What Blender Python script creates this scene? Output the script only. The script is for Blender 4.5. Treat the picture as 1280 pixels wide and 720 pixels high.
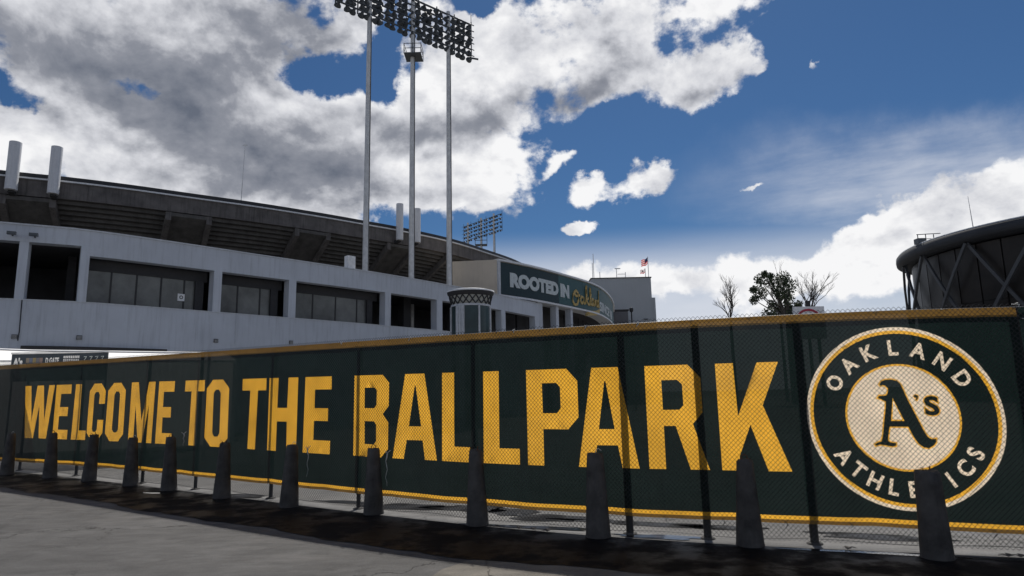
import bpy, math, random
import numpy as np
from mathutils import Vector, Matrix
from mathutils.geometry import delaunay_2d_cdt
random.seed(7); rng = np.random.default_rng(7)
for o in list(bpy.data.objects): bpy.data.objects.remove(o)
S = bpy.context.scene; COL = S.collection
R = math.radians

# ------------------------------------------------------------------ camera
F_PX, EYE = 810.0, 1.6
PITCH, ROLL = math.atan(133/810.0), R(1.17)
fw = Vector((0, math.cos(PITCH), math.sin(PITCH)))
rt0 = Vector((1, 0, 0)); up0 = rt0.cross(fw)
upv = up0*math.cos(ROLL) + rt0*math.sin(ROLL)
rtv = rt0*math.cos(ROLL) - up0*math.sin(ROLL)
CAM = Vector((0, 0, EYE))
cd = bpy.data.cameras.new('camera'); cam = bpy.data.objects.new('camera', cd); COL.objects.link(cam)
cd.sensor_width = 36; cd.lens = 36*F_PX/1280; cd.clip_start = .05; cd.clip_end = 6000
m = Matrix((rtv, upv, -fw)).transposed().to_4x4(); m.translation = CAM
cam.matrix_world = m; S.camera = cam

# ------------------------------------------------------------------ exposure, sun
S.view_settings.view_transform = 'Standard'; S.view_settings.look = 'None'
S.view_settings.exposure = 0.0; S.view_settings.gamma = 1
S.render.engine = 'CYCLES'
SUN_AZ, SUN_EL = R(14), R(53)
sdir = Vector((math.sin(SUN_AZ)*math.cos(SUN_EL), math.cos(SUN_AZ)*math.cos(SUN_EL), math.sin(SUN_EL)))
sl = bpy.data.lights.new('sun', 'SUN'); sl.energy = 4.0; sl.angle = R(.53); sl.color = (1, .955, .88)
so = bpy.data.objects.new('sun', sl); COL.objects.link(so)
so.rotation_euler = sdir.to_track_quat('Z', 'Y').to_euler(); so.location = (0, 0, 60)

# pixel helpers: a photo pixel gives a ray, a known height or depth gives the point on it
def ray(px, py): return fw + rtv*((px-640)/F_PX) + upv*((360-py)/F_PX)
def G(px, py, z):
    d = ray(px, py); return CAM + d*((z-EYE)/d.z)
def AT(px, py, Y):
    d = ray(px, py); return CAM + d*(Y/d.y)
def proj(p):
    d = Vector(p)-CAM; w = d.dot(fw)
    return 640+F_PX*d.dot(rtv)/w, 360-F_PX*d.dot(upv)/w

# ------------------------------------------------------------------ world: sky with clouds
class NT:
    def __init__(s, tree): s.t = tree; s.t.nodes.clear()
    def n(s, typ, **kw):
        nd = s.t.nodes.new(typ)
        ins = kw.pop('ins', {})
        for k, v in kw.items(): setattr(nd, k, v)
        for k, v in ins.items():
            sock = nd.inputs[k]
            if isinstance(v, bpy.types.NodeSocket): s.t.links.new(v, sock)
            else: sock.default_value = v
        return nd
    def math(s, op, a, b=None, c=None, clamp=False):
        ins = {0: a}
        if b is not None: ins[1] = b
        if c is not None: ins[2] = c
        return s.n('ShaderNodeMath', operation=op, use_clamp=clamp, ins=ins).outputs[0]
    def vm(s, op, a, b=None, out=0, **kw):
        ins = {0: a}
        if b is not None: ins[1] = b
        ins.update(kw)
        return s.n('ShaderNodeVectorMath', operation=op, ins=ins).outputs[out]
    def noise(s, vec, scale, detail=5, rough=.5, out=0, dist=0, dim='3D'):
        return s.n('ShaderNodeTexNoise', noise_dimensions=dim, ins={'Vector': vec, 'Scale': scale, 'Detail': detail, 'Roughness': rough, 'Distortion': dist}).outputs[out]
    def mr(s, v, a, b, c=0., d=1., smooth=True):
        return s.n('ShaderNodeMapRange', interpolation_type='SMOOTHSTEP' if smooth else 'LINEAR',
                   ins={'Value': v, 'From Min': a, 'From Max': b, 'To Min': c, 'To Max': d}).outputs[0]
    def mix(s, f, a, b, typ='MIX'):
        nd = s.n('ShaderNodeMix', data_type='RGBA', blend_type=typ)
        for i, v in ((0, f), (6, a), (7, b)):
            if isinstance(v, bpy.types.NodeSocket): s.t.links.new(v, nd.inputs[i])
            else: nd.inputs[i].default_value = v if i == 0 else (tuple(v)+(1,))[:4]
        return nd.outputs[2]
    def link(s, a, b): s.t.links.new(a, b)

W = bpy.data.worlds.new('World'); S.world = W; W.use_nodes = True
w = NT(W.node_tree)
SKY_STRENGTH = .052
tc = w.n('ShaderNodeTexCoord').outputs['Generated']
sep = w.n('ShaderNodeSeparateXYZ', ins={0: tc})
az = w.math('ARCTAN2', sep.outputs[0], sep.outputs[1]); el = w.math('ARCSINE', sep.outputs[2])
P2 = w.n('ShaderNodeCombineXYZ', ins={0: az, 1: el}).outputs[0]
warp = w.vm('SUBTRACT', w.noise(tc, 9, 6, .6, out=1), (.5, .5, .5))
P2w = w.vm('ADD', P2, w.vm('SCALE', warp, Scale=.10))
def blob(px, py, rx, ry, wt, rot=0, src=None):
    d = ray(px, py).normalized()
    c = (math.atan2(d.x, d.y), math.asin(d.z), 0)
    mp = w.n('ShaderNodeMapping', vector_type='TEXTURE', ins={'Vector': src or P2w, 'Location': c, 'Rotation': (0, 0, R(rot)), 'Scale': (rx/F_PX, ry/F_PX, 1)})
    ln = w.vm('LENGTH', mp.outputs[0], out=1)
    return w.mr(ln, .15, 1.25, wt, 0.)
def total(lst, base):
    acc = base
    for b in lst:
        v = blob(*b); acc = w.math('ADD', acc, v)
    return acc
clouds = [(170, 40, 330, 120, .9, 0), (420, 30, 110, 60, .35, 0), (70, 165, 150, 55, .75, 0), (330, 205, 300, 105, .85, 0), (520, 190, 175, 100, .8, 0),
          (560, 115, 110, 60, .55, 0), (700, 75, 150, 105, .85, 0), (610, 70, 70, 70, .4, 0), (800, 30, 90, 60, .5, 0), (785, 85, 70, 50, .5, 0),
          (885, 106, 104, 42, 1.2, 6), (966, 82, 28, 26, .45, 0), (1021, 79, 15, 11, 1.5, 0),
          (746, 234, 40, 25, .95, 0), (812, 222, 44, 32, .9, 0), (704, 203, 34, 16, .8, 35), (940, 235, 34, 8, .9, 0), (720, 284, 30, 10, .85, 0), (330, 245, 160, 40, .5, 0), (610, 240, 90, 55, .45, 0),
          (1085, 305, 90, 46, .85, 12), (1185, 265, 140, 60, 1.1, 14), (760, 345, 160, 34, .7, 0), (960, 345, 160, 34, .6, 0), (620, 215, 70, 60, .3, 0), (900, 2, 80, 14, .35, 0),
          (1030, 370, 300, 38, .4, 0)]
holes = [(15, 118, 42, 18, -.8, 0), (165, 118, 60, 14, -.65, 0), (398, 84, 50, 34, -.95, 0), (480, 75, 26, 62, -.85, 0), (400, 18, 22, 16, -.4, 0),
         (597, 8, 34, 22, -.9, 0), (1170, 90, 300, 130, -.75, 0), (1050, 160, 90, 60, -.4, 0), (640, 235, 26, 24, -.3, 0), (760, 150, 70, 28, -.4, 30)]
inframe = blob(640, 330, 800, 360, -.46, 0, P2)
base = w.math('ADD', -.14, inframe)
bias = total(clouds+holes, base)
sc = w.vm('MULTIPLY', tc, (1, 1, 1.35))
nA = w.noise(sc, 6.5, 12, .57, dist=.15)
so3 = w.vm('ADD', sc, tuple(Vector((.25*sdir.x, .1*sdir.y, 1.0)).normalized()*.022))
nB = w.noise(so3, 6.5, 12, .57, dist=.15)
nF = w.noise(sc, 24, 9, .6)
dens = w.math('MULTIPLY_ADD', w.math('SUBTRACT', nF, .5), 1.0, w.math('MULTIPLY_ADD', w.math('SUBTRACT', nA, .5), 2.5, bias))
alpha = w.mr(dens, -.10, .26)
nS = w.noise(sc, 3.4, 7, .5, dist=.1)
nT = w.noise(w.vm('ADD', sc, tuple(Vector((.25*sdir.x, .1*sdir.y, 1.0)).normalized()*.05)), 3.4, 7, .5, dist=.1)
emb2 = w.math('SUBTRACT', nS, nT)
thick = w.mr(dens, .16, .95)
emb = w.math('SUBTRACT', nA, nB)
# grey undersides
greys = [(235, 75, 230, 62, .9, 22), (40, 40, 120, 60, .5, 0), (340, 15, 110, 40, .6, 0), (290, 195, 165, 70, .95, 0), (110, 235, 90, 30, .4, 0), (640, 140, 190, 36, 1.0, 14), (440, 150, 120, 40, .65, 0),
         (740, 95, 60, 30, .5, 30), (880, 120, 60, 16, .35, 8), (560, 245, 110, 26, .4, 0), (1220, 250, 60, 20, .25, 0), (430, 225, 70, 40, .5, 0), (660, 60, 30, 30, .35, 0)]
g = total(greys, 0.)
g2 = w.math('MULTIPLY_ADD', w.math('SUBTRACT', nS, .5), -1.0, w.math('ADD', w.math('MULTIPLY_ADD', g, .80, -.16), w.math('MULTIPLY', thick, .14)))
g3 = w.math('MULTIPLY_ADD', emb, -2.9, w.math('MULTIPLY_ADD', emb2, -2.9, g2))
shade = w.mr(g3, -.25, 1.25, smooth=False)
skyn = w.n('ShaderNodeTexSky', sky_type='NISHITA', sun_disc=False, sun_elevation=SUN_EL, sun_rotation=SUN_AZ, altitude=0, air_density=1.0, dust_density=.25, ozone_density=2.2)
skyc = w.mix(1., skyn.outputs[0], (.44, .70, .96), 'MULTIPLY')
k = 1/SKY_STRENGTH
ramp = w.n('ShaderNodeValToRGB', ins={0: shade})
cr = ramp.color_ramp
cr.elements[0].position = 0; cr.elements[0].color = (.93, .93, .94, 1)
cr.elements[1].position = 1; cr.elements[1].color = (.13, .15, .195, 1)
e = cr.elements.new(.28); e.color = (.66, .67, .71, 1)
e = cr.elements.new(.62); e.color = (.27, .285, .33, 1)
cloudc = w.vm('SCALE', ramp.outputs[0], Scale=k)
# thin high veil and pale band low over the horizon
cirr = w.noise(w.vm('MULTIPLY', tc, (1.5, 1.5, 7)), 3, 6, .6)
veil = w.math('MULTIPLY', w.math('ADD', blob(1180, 225, 260, 62, .75, -4), blob(1000, 190, 160, 40, .12, 0)), w.mr(cirr, .25, .75, .25, 1.))
low = w.mr(el, R(14.5), R(9), 0, .93)
low = w.math('MULTIPLY', low, w.mr(w.noise(w.vm('MULTIPLY', tc, (1, 1, 4)), 2.5, 5, .55), .2, .6, .62, 1.))
va = w.math('MAXIMUM', veil, low)
c1 = w.mix(va, skyc, w.vm('SCALE', (.68, .71, .78), Scale=k))
c2 = w.mix(alpha, c1, cloudc)
bg = w.n('ShaderNodeBackground', ins={'Color': c2, 'Strength': SKY_STRENGTH})
w.link(bg.outputs[0], w.n('ShaderNodeOutputWorld').inputs[0])
W.cycles.sampling_method = 'MANUAL'; W.cycles.sample_map_resolution = 512

# ------------------------------------------------------------------ materials
MATS = {}
def mat(name, col, rough=.8, metal=0, var=.12, vscale=6, bump=0, bscale=40, streak=0, spec=.5, emit=None):
    if name in MATS: return MATS[name]
    M = bpy.data.materials.new(name); M.use_nodes = True; t = NT(M.node_tree)
    geo = t.n('ShaderNodeNewGeometry').outputs['Position']
    c = tuple(col)
    nz = t.noise(geo, vscale, 6, .6)
    f = t.mr(nz, .3, .7, 1-var, 1+var, False)
    cc = t.vm('SCALE', c, Scale=f)
    if streak:
        st = t.noise(t.vm('MULTIPLY', geo, (3.5, 3.5, .22)), 2.2, 6, .65)
        s2 = t.mr(st, .45, .8, 1, 1-streak)
        cc = t.vm('SCALE', cc, Scale=s2)
    b = t.n('ShaderNodeBsdfPrincipled', ins={'Base Color': cc, 'Roughness': rough, 'Metallic': metal, 'Specular IOR Level': spec})
    if bump:
        bn = t.noise(geo, bscale, 5, .6)
        bp = t.n('ShaderNodeBump', ins={'Height': bn, 'Strength': bump, 'Distance': .02})
        t.link(bp.outputs[0], b.inputs['Normal'])
    t.link(b.outputs[0], t.n('ShaderNodeOutputMaterial').inputs[0])
    MATS[name] = M; return M

def fabric(name, col, trans, see=.1, rough=.55, tcol=None):
    M = bpy.data.materials.new(name); M.use_nodes = True; t = NT(M.node_tree)
    geo = t.n('ShaderNodeNewGeometry').outputs['Position']
    f = t.mr(t.noise(geo, 2.2, 7, .62), .3, .7, .82, 1.14, False)
    st = t.mr(t.noise(t.vm('MULTIPLY', geo, (9, 9, .8)), 2, 5, .6), .5, .85, 1, .8)
    f = t.math('MULTIPLY', f, st)
    c = t.vm('SCALE', tuple(col), Scale=f)
    tc_ = t.vm('SCALE', tuple(tcol or col), Scale=f)
    b = t.n('ShaderNodeBsdfPrincipled', ins={'Base Color': c, 'Roughness': rough, 'Specular IOR Level': .25})
    bn = t.noise(t.vm('MULTIPLY', geo, (1, 1, .35)), 9, 4, .5)
    bp = t.n('ShaderNodeBump', ins={'Height': bn, 'Strength': .6, 'Distance': .035}); t.link(bp.outputs[0], b.inputs['Normal'])
    tr = t.n('ShaderNodeBsdfTranslucent', ins={'Color': tc_})
    m1 = t.n('ShaderNodeMixShader', ins={0: trans, 1: b.outputs[0], 2: tr.outputs[0]})
    tp = t.n('ShaderNodeBsdfTransparent', ins={'Color': (1, 1, 1, 1)})
    m2 = t.n('ShaderNodeMixShader', ins={0: see, 1: m1.outputs[0], 2: tp.outputs[0]})
    t.link(m2.outputs[0], t.n('ShaderNodeOutputMaterial').inputs[0])
    MATS[name] = M; return M

F_GREEN = fabric('banner_green', (.007, .016, .014), .6, .022, tcol=(.009, .019, .017))
F_GOLD = fabric('banner_gold', (.50, .28, .03), .8, .03, tcol=(.93, .48, .045))
F_CREAM = fabric('banner_cream', (.55, .47, .40), .8, .03, tcol=(.92, .76, .57))
F_HEM = fabric('banner_gold_doubled', (.36, .22, .06), .5, .02, tcol=(.24, .13, .03))
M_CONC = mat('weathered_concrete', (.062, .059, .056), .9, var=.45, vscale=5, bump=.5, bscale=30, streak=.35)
M_BOWL = mat('dark_stained_concrete', (.13, .12, .115), .9, var=.3, vscale=1.2, bump=.3, bscale=8, streak=.55)
M_BOWL2 = mat('dark_rib_concrete', (.10, .095, .09), .9, var=.3, vscale=1.5, streak=.3)
M_WALL = mat('painted_wall', (.52, .55, .60), .75, var=.09, vscale=.45, bump=.15, bscale=6, streak=.22)
M_WALLC = mat('wall_coping', (.52, .54, .57), .7, streak=.2)
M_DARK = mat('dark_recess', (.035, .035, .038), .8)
M_BLACK = mat('black_paint', (.015, .015, .017), .5)
M_TRIM = mat('white_trim', (.72, .73, .74), .6)
M_PIPE = mat('white_duct_paint', (.66, .67, .69), .55, var=.06, streak=.15)
M_POLE = mat('weathered_steel_pole', (.66, .66, .65), .5, .1, var=.15, vscale=3, streak=.25)
M_LAMP = mat('lamp_housing', (.08, .09, .10), .5, .2)
M_GALV = mat('galvanised_wire', (.06, .06, .065), .5, .6, var=.2)
M_POST = mat('black_fence_post', (.02, .021, .022), .5, var=.2)
M_BEIGE = mat('beige_stucco', (.56, .49, .40), .85, var=.08, vscale=.8, streak=.12)
M_GREYB = mat('grey_tower_wall', (.44, .46, .47), .85, var=.05, vscale=.3, streak=.08)
M_NAVY = mat('navy_print', (.018, .03, .045), .6)
M_SIGN = mat('teal_sign_panel', (.007, .030, .038), .6, var=.15)
M_SIGN2 = mat('faded_sign_panel', (.035, .10, .105), .6, var=.15)
M_SWHITE = mat('sign_white', (.55, .60, .60), .6)
M_SGOLD = mat('sign_gold', (.50, .36, .12), .6)
M_WHITE = mat('white_paint', (.78, .78, .78), .6)
M_RED = mat('red_paint', (.45, .03, .06), .6)
M_BLUE = mat('flag_blue', (.05, .07, .2), .7)
M_TREE = mat('bark', (.085, .075, .065), .9, var=.3)
M_LEAF = mat('leaves', (.062, .085, .045), .6, var=.45, vscale=3)
M_RUST = mat('rusty_rebar', (.12, .05, .025), .8, .3)
M_TIE = mat('pale_rope', (.5, .5, .48), .8)
M_ARF = mat('arena_roof_band', (.028, .032, .04), .7, 0, var=.2, vscale=.4)
M_BEAM = mat('arena_beam', (.06, .063, .068), .6, var=.2, vscale=.5)
def glassmat(name, col, rough=.08, bump=.0):
    M = bpy.data.materials.new(name); M.use_nodes = True; t = NT(M.node_tree)
    geo = t.n('ShaderNodeNewGeometry').outputs['Position']
    c = t.vm('SCALE', tuple(col), Scale=t.mr(t.noise(geo, .5, 6, .6), .3, .7, .5, 1.6, False))
    b = t.n('ShaderNodeBsdfPrincipled', ins={'Base Color': c, 'Roughness': rough, 'Specular IOR Level': .3})
    if bump:
        bp = t.n('ShaderNodeBump', ins={'Height': t.noise(geo, .8, 2, .5), 'Strength': bump, 'Distance': .1}); t.link(bp.outputs[0], b.inputs['Normal'])
    t.link(b.outputs[0], t.n('ShaderNodeOutputMaterial').inputs[0]); return M
M_GLASS = glassmat('dusty_tinted_glass', (.13, .135, .13), .25)
M_AGLASS = glassmat('dark_brown_arena_glass', (.014, .011, .009), .42, .25)
M_POSTER = glassmat('teal_poster_glass', (.03, .055, .06), .3)
def canopymat():
    M = bpy.data.materials.new('white_tent_fabric'); M.use_nodes = True; t = NT(M.node_tree)
    b = t.n('ShaderNodeBsdfPrincipled', ins={'Base Color': (.8, .8, .8, 1), 'Roughness': .6})
    tr = t.n('ShaderNodeBsdfTranslucent', ins={'Color': (.98, .97, .95, 1)})
    mx = t.n('ShaderNodeMixShader', ins={0: .92, 1: b.outputs[0], 2: tr.outputs[0]})
    t.link(mx.outputs[0], t.n('ShaderNodeOutputMaterial').inputs[0]); return M
M_TENT = canopymat()

def asphalt(name, base, wet=False):
    M = bpy.data.materials.new(name); M.use_nodes = True; t = NT(M.node_tree)
    g = t.n('ShaderNodeNewGeometry').outputs['Position']
    big = t.mr(t.noise(g, .35, 6, .6, dist=.6), .3, .7, .72, 1.25, False)
    mid = t.mr(t.noise(t.vm('MULTIPLY', g, (1, 2.2, 1)), 2.3, 7, .65), .3, .7, .76, 1.24, False)
    fine = t.mr(t.noise(g, 60, 5, .85), .3, .7, .62, 1.38, False)
    grit = t.n('ShaderNodeTexVoronoi', ins={'Vector': g, 'Scale': 55.}).outputs['Distance']
    stones = t.mr(grit, .05, .25, 1.5, 1)
    spare = t.mr(t.noise(g, 23, 2, .5), .58, .66, 0, 1)
    stones = t.math('MULTIPLY_ADD', t.math('SUBTRACT', stones, 1), spare, 1)
    # cracks
    wv = t.vm('ADD', g, t.vm('SCALE', t.noise(g, 1.7, 6, .65, out=1), Scale=.9))
    vor = t.n('ShaderNodeTexVoronoi', feature='DISTANCE_TO_EDGE', ins={'Vector': wv, 'Scale': .42}).outputs['Distance']
    cmask = t.mr(t.noise(g, .6, 3, .5), .42, .6)
    crack = t.math('MULTIPLY', t.mr(vor, .001, .007, .9, 0), cmask)
    vor2 = t.n('ShaderNodeTexVoronoi', feature='DISTANCE_TO_EDGE', ins={'Vector': wv, 'Scale': 2.1}).outputs['Distance']
    crack2 = t.math('MULTIPLY', t.mr(vor2, .002, .014, .6, 0), t.mr(t.noise(g, .8, 3, .5), .56, .68))
    cr_ = t.math('MAXIMUM', crack, crack2)
    stain = t.mr(t.noise(g, .9, 5, .6, dist=1.2), .56, .7, 1, .72)
    dust = t.mr(t.noise(t.vm('MULTIPLY', g, (.5, 1.6, 1)), 1.1, 9, .75), .5, .72, 0, .5)
    f = t.math('MULTIPLY', t.math('MULTIPLY', big, mid), t.math('MULTIPLY', t.math('MULTIPLY', fine, stones), stain))
    c = t.vm('SCALE', tuple(base), Scale=f)
    c = t.mix(dust, c, (base[0]*1.9, base[1]*1.85, base[2]*1.8))
    c = t.mix(cr_, c, (base[0]*.3, base[1]*.3, base[2]*.3))
    b = t.n('ShaderNodeBsdfPrincipled', ins={'Base Color': c, 'Roughness': (t.mr(t.noise(g, 1.6, 6, .6), .42, .6, .38, .85) if wet else .9), 'Specular IOR Level': (.07 if wet else .3)})
    h = t.math('SUBTRACT', t.math('MULTIPLY', t.noise(g, 70, 4, .7), .6), cr_)
    bp = t.n('ShaderNodeBump', ins={'Height': h, 'Strength': .55, 'Distance': .02}); t.link(bp.outputs[0], b.inputs['Normal'])
    t.link(b.outputs[0], t.n('ShaderNodeOutputMaterial').inputs[0]); return M
M_ASPH = asphalt('worn_asphalt', (.094, .092, .091))
M_LOT = asphalt('pale_concrete_lot', (.165, .162, .158))
M_DAMP_SHADE = asphalt('damp_shade_asphalt', (.009, .009, .010), True)  # damp asphalt, its colour taken down further to stand for fence shade
def watermat():
    M = bpy.data.materials.new('puddle_water'); M.use_nodes = True; t = NT(M.node_tree)
    g = t.n('ShaderNodeNewGeometry').outputs['Position']
    b = t.n('ShaderNodeBsdfPrincipled', ins={'Base Color': (.012, .012, .013, 1), 'Roughness': .06, 'Specular IOR Level': .6})
    bp = t.n('ShaderNodeBump', ins={'Height': t.noise(g, 6, 2, .5), 'Strength': .06, 'Distance': .02}); t.link(bp.outputs[0], b.inputs['Normal'])
    t.link(b.outputs[0], t.n('ShaderNodeOutputMaterial').inputs[0]); return M
M_WATER = watermat()

# ------------------------------------------------------------------ mesh helpers
def tag(o, label=None, cat=None, group=None, kind=None):
    for k_, v in (('label', label), ('category', cat), ('group', group), ('kind', kind)):
        if v: o[k_] = v
    return o
def empty(name, loc=(0, 0, 0), label=None, cat=None, group=None, rz=0):
    o = bpy.data.objects.new(name, None); COL.objects.link(o); o.location = loc; o.rotation_euler = (0, 0, rz); o.empty_display_size = .2
    return tag(o, label, cat, group)
def link_mesh(name, me, parent=None, matl=None, world=True):
    o = bpy.data.objects.new(name, me); COL.objects.link(o)
    if parent:
        o.parent = parent
        if world: o.matrix_parent_inverse = ROOTINV(parent)
    if matl and not me.materials: me.materials.append(matl)
    return o
def ROOTINV(p):
    mm = Matrix.LocRotScale(p.location, p.rotation_euler, None)
    if p.parent: mm = Matrix.LocRotScale(p.parent.location, p.parent.rotation_euler, None) @ p.matrix_parent_inverse @ mm
    return mm.inverted()
class MB:
    def __init__(s): s.v = []; s.f = []; s.sm = []
    def add(s, vs, fs, smooth=False):
        b = len(s.v); s.v += [tuple(v) for v in vs]; s.f += [tuple(i+b for i in f) for f in fs]; s.sm += [smooth]*len(fs); return s
    def hexa(s, p):   # 8 points: bottom ring 0-3, top ring 4-7
        return s.add(p, [(3, 2, 1, 0), (4, 5, 6, 7), (0, 1, 5, 4), (1, 2, 6, 5), (2, 3, 7, 6), (3, 0, 4, 7)])
    def box(s, x0, y0, z0, x1, y1, z1):
        return s.hexa([(x0, y0, z0), (x1, y0, z0), (x1, y1, z0), (x0, y1, z0), (x0, y0, z1), (x1, y0, z1), (x1, y1, z1), (x0, y1, z1)])
    def tube(s, pts, rad, n=8, cap=True, smooth=True):
        pts = [Vector(p) for p in pts]; rad = rad if isinstance(rad, (list, tuple)) else [rad]*len(pts)
        vs = []; prev = None
        for i, p in enumerate(pts):
            d = (pts[min(i+1, len(pts)-1)]-pts[max(i-1, 0)]).normalized()
            a = prev if prev is not None and abs(prev.dot(d)) < .95 else (Vector((0, 0, 1)) if abs(d.z) < .9 else Vector((1, 0, 0)))
            u = (a-d*a.dot(d)).normalized(); prev = u; q = d.cross(u)
            for k_ in range(n):
                an = 2*math.pi*k_/n; vs.append(p+(u*math.cos(an)+q*math.sin(an))*rad[i])
        fs = []
        for i in range(len(pts)-1):
            for k_ in range(n):
                fs.append((i*n+k_, i*n+(k_+1) % n, (i+1)*n+(k_+1) % n, (i+1)*n+k_))
        s.add(vs, fs, smooth)
        if cap:
            L = (len(pts)-1)*n
            s.add([vs[k_] for k_ in range(n)][::-1], [tuple(range(n))]); s.add([vs[L+k_] for k_ in range(n)], [tuple(range(n))])
        return s
    def bar(s, a, b, wd, ht=None, up=(0, 0, 1)):
        a, b = Vector(a), Vector(b); ht = ht or wd; d = (b-a).normalized(); u = Vector(up)
        if abs(d.dot(u)) > .95: u = Vector((0, 1, 0))
        u = (u-d*u.dot(d)).normalized(); q = d.cross(u)*wd/2; u = u*ht/2
        return s.hexa([a-q-u, a+q-u, b+q-u, b-q-u, a-q+u, a+q+u, b+q+u, b-q+u])
    def lathe(s, prof, n=24, c=(0, 0, 0), smooth=True):
        vs = []; fs = []
        for r_, z in prof:
            for k_ in range(n):
                an = 2*math.pi*k_/n; vs.append((c[0]+r_*math.cos(an), c[1]+r_*math.sin(an), c[2]+z))
        for i in range(len(prof)-1):
            for k_ in range(n): fs.append((i*n+k_, i*n+(k_+1) % n, (i+1)*n+(k_+1) % n, (i+1)*n+k_))
        s.add(vs, fs, smooth)
        s.add(vs[:n][::-1], [tuple(range(n))]); s.add(vs[-n:], [tuple(range(n))])
        return s
    def mesh(s, name, matl):
        me = bpy.data.meshes.new(name); me.from_pydata(s.v, [], s.f)
        me.polygons.foreach_set('use_smooth', s.sm); me.update()
        if matl: me.materials.append(matl)
        return me
    def build(s, name, matl, parent=None): return link_mesh(name, s.mesh(name, matl), parent)

class Curve:       # plan curve with arc length, outward normal towards the camera side
    def __init__(s, pts, n=40):
        p = [Vector((q[0], q[1])) for q in pts]
        p = [p[0]*2-p[1]]+p+[p[-1]*2-p[-2]]
        out = []
        for i in range(1, len(p)-2):
            for k_ in range(n):
                t = k_/n; a, b, c, d = p[i-1], p[i], p[i+1], p[i+2]
                out.append(.5*((2*b)+(c-a)*t+(2*a-5*b+4*c-d)*t*t+(3*b-a-3*c+d)*t**3))
        out.append(p[-2])
        s.a = np.array([(q.x, q.y) for q in out]); s.u = np.concatenate([[0], np.cumsum(np.linalg.norm(np.diff(s.a, axis=0), axis=1))]); s.L = s.u[-1]
    def pt(s, u, off=0, z=0):
        x = np.interp(u, s.u, s.a[:, 0]); y = np.interp(u, s.u, s.a[:, 1]); e_ = .25
        u0, u1 = max(0, min(u-e_, s.L-2*e_)), min(s.L, max(u+e_, 2*e_))
        tx = np.interp(u1, s.u, s.a[:, 0])-np.interp(u0, s.u, s.a[:, 0]); ty = np.interp(u1, s.u, s.a[:, 1])-np.interp(u0, s.u, s.a[:, 1])
        l = math.hypot(tx, ty); nx, ny = ty/l, -tx/l
        if u < 0: x += tx/l*u; y += ty/l*u
        if u > s.L: x += tx/l*(u-s.L); y += ty/l*(u-s.L)
        return Vector((x+nx*off, y+ny*off, z))
    def find(s, px, z, off=0):
        us = np.linspace(0, s.L, 500); xs = np.array([proj(s.pt(u, off, z))[0] for u in us])
        i = int(np.argmin(abs(xs-px)))
        lo, hi = us[max(i-1, 0)], us[min(i+1, 499)]
        for _ in range(25):
            mid = (lo+hi)/2
            if proj(s.pt(mid, off, z))[0] < px: lo = mid
            else: hi = mid
        return (lo+hi)/2
    def slab(s, mb, u0, u1, z0, z1, o0, o1, step=1.2):
        n = max(1, int(math.ceil((u1-u0)/step))); vs = []
        for i in range(n+1):
            u = u0+(u1-u0)*i/n
            a, b = s.pt(u, o0), s.pt(u, o1)
            vs += [(a.x, a.y, z0), (b.x, b.y, z0), (b.x, b.y, z1), (a.x, a.y, z1)]
        fs = []
        for i in range(n):
            for k_ in range(4): fs.append((4*i+k_, 4*i+(k_+1) % 4, 4*i+4+(k_+1) % 4, 4*i+4+k_))
        fs += [(3, 2, 1, 0), (4*n, 4*n+1, 4*n+2, 4*n+3)]
        return mb.add(vs, [f[::-1] for f in fs])

def text2d(txt, size=1, offset=0, spacing=1):
    cu = bpy.data.curves.new('t', 'FONT'); cu.body = txt; cu.size = size; cu.offset = offset; cu.resolution_u = 4; cu.space_character = spacing
    ob = bpy.data.objects.new('t', cu); me = ob.to_mesh()
    vs = np.array([(v.co.x, v.co.y) for v in me.vertices]) if len(me.vertices) else np.zeros((0, 2))
    fs = [tuple(p.vertices) for p in me.polygons]
    ob.to_mesh_clear(); bpy.data.objects.remove(ob); bpy.data.curves.remove(cu)
    cnt = {}
    for f in fs:
        for a, b in zip(f, f[1:]+f[:1]):
            k_ = tuple(sorted((tuple(np.round(vs[a], 5)), tuple(np.round(vs[b], 5))))); cnt[k_] = cnt.get(k_, 0)+1
    segs = [k_ for k_, c in cnt.items() if c == 1 and k_[0] != k_[1]]
    return vs, fs, segs

# ================================================================== SETTING: ground
ground = MB().add([(-1500, -400, 0), (1500, -400, 0), (1500, 2500, 0), (-1500, 2500, 0)], [(0, 1, 2, 3)]).build('ground', M_ASPH)
tag(ground, kind='structure')

# ================================================================== FENCE surface
ctl = [(0, 457, 577), (55, 454, 578), (105, 449.5, 581), (155, 447, 585), (205, 444, 589.5), (248, 441.5, 594), (335, 435, 607), (448, 426, 617.5),
       (545, 420, 627), (620, 415, 631.5), (735, 407.5, 639), (862, 401.5, 646), (1015, 391.7, 655), (1150, 387, 661), (1280, 384, 666)]
cx = np.array([c[0] for c in ctl], float); cyt = np.array([c[1] for c in ctl], float); cyb = np.array([c[2] for c in ctl], float)
pt_ = np.polyfit(cx/1280, cyt, 4); pb_ = np.polyfit(cx/1280, cyb, 4)
YT = lambda x: float(np.polyval(pt_, x/1280)); YB = lambda x: float(np.polyval(pb_, x/1280))
HB = lambda x: 2.17+.24*math.exp(-x/200)
fpts = []
for x in np.linspace(0, 1280, 33):
    d = ray(x, YT(x)); H = HB(x); lo, hi = 3, 30
    for _ in range(50):
        t = (lo+hi)/2; p = CAM+d*t; q = proj(p-Vector((0, 0, H)))
        if q[1] > YB(q[0]): lo = t      # too near: banner looks too tall
        else: hi = t
    p = CAM+d*t; fpts.append((p.x, p.y, p.z-H, H))
fp = np.array(fpts)
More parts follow.
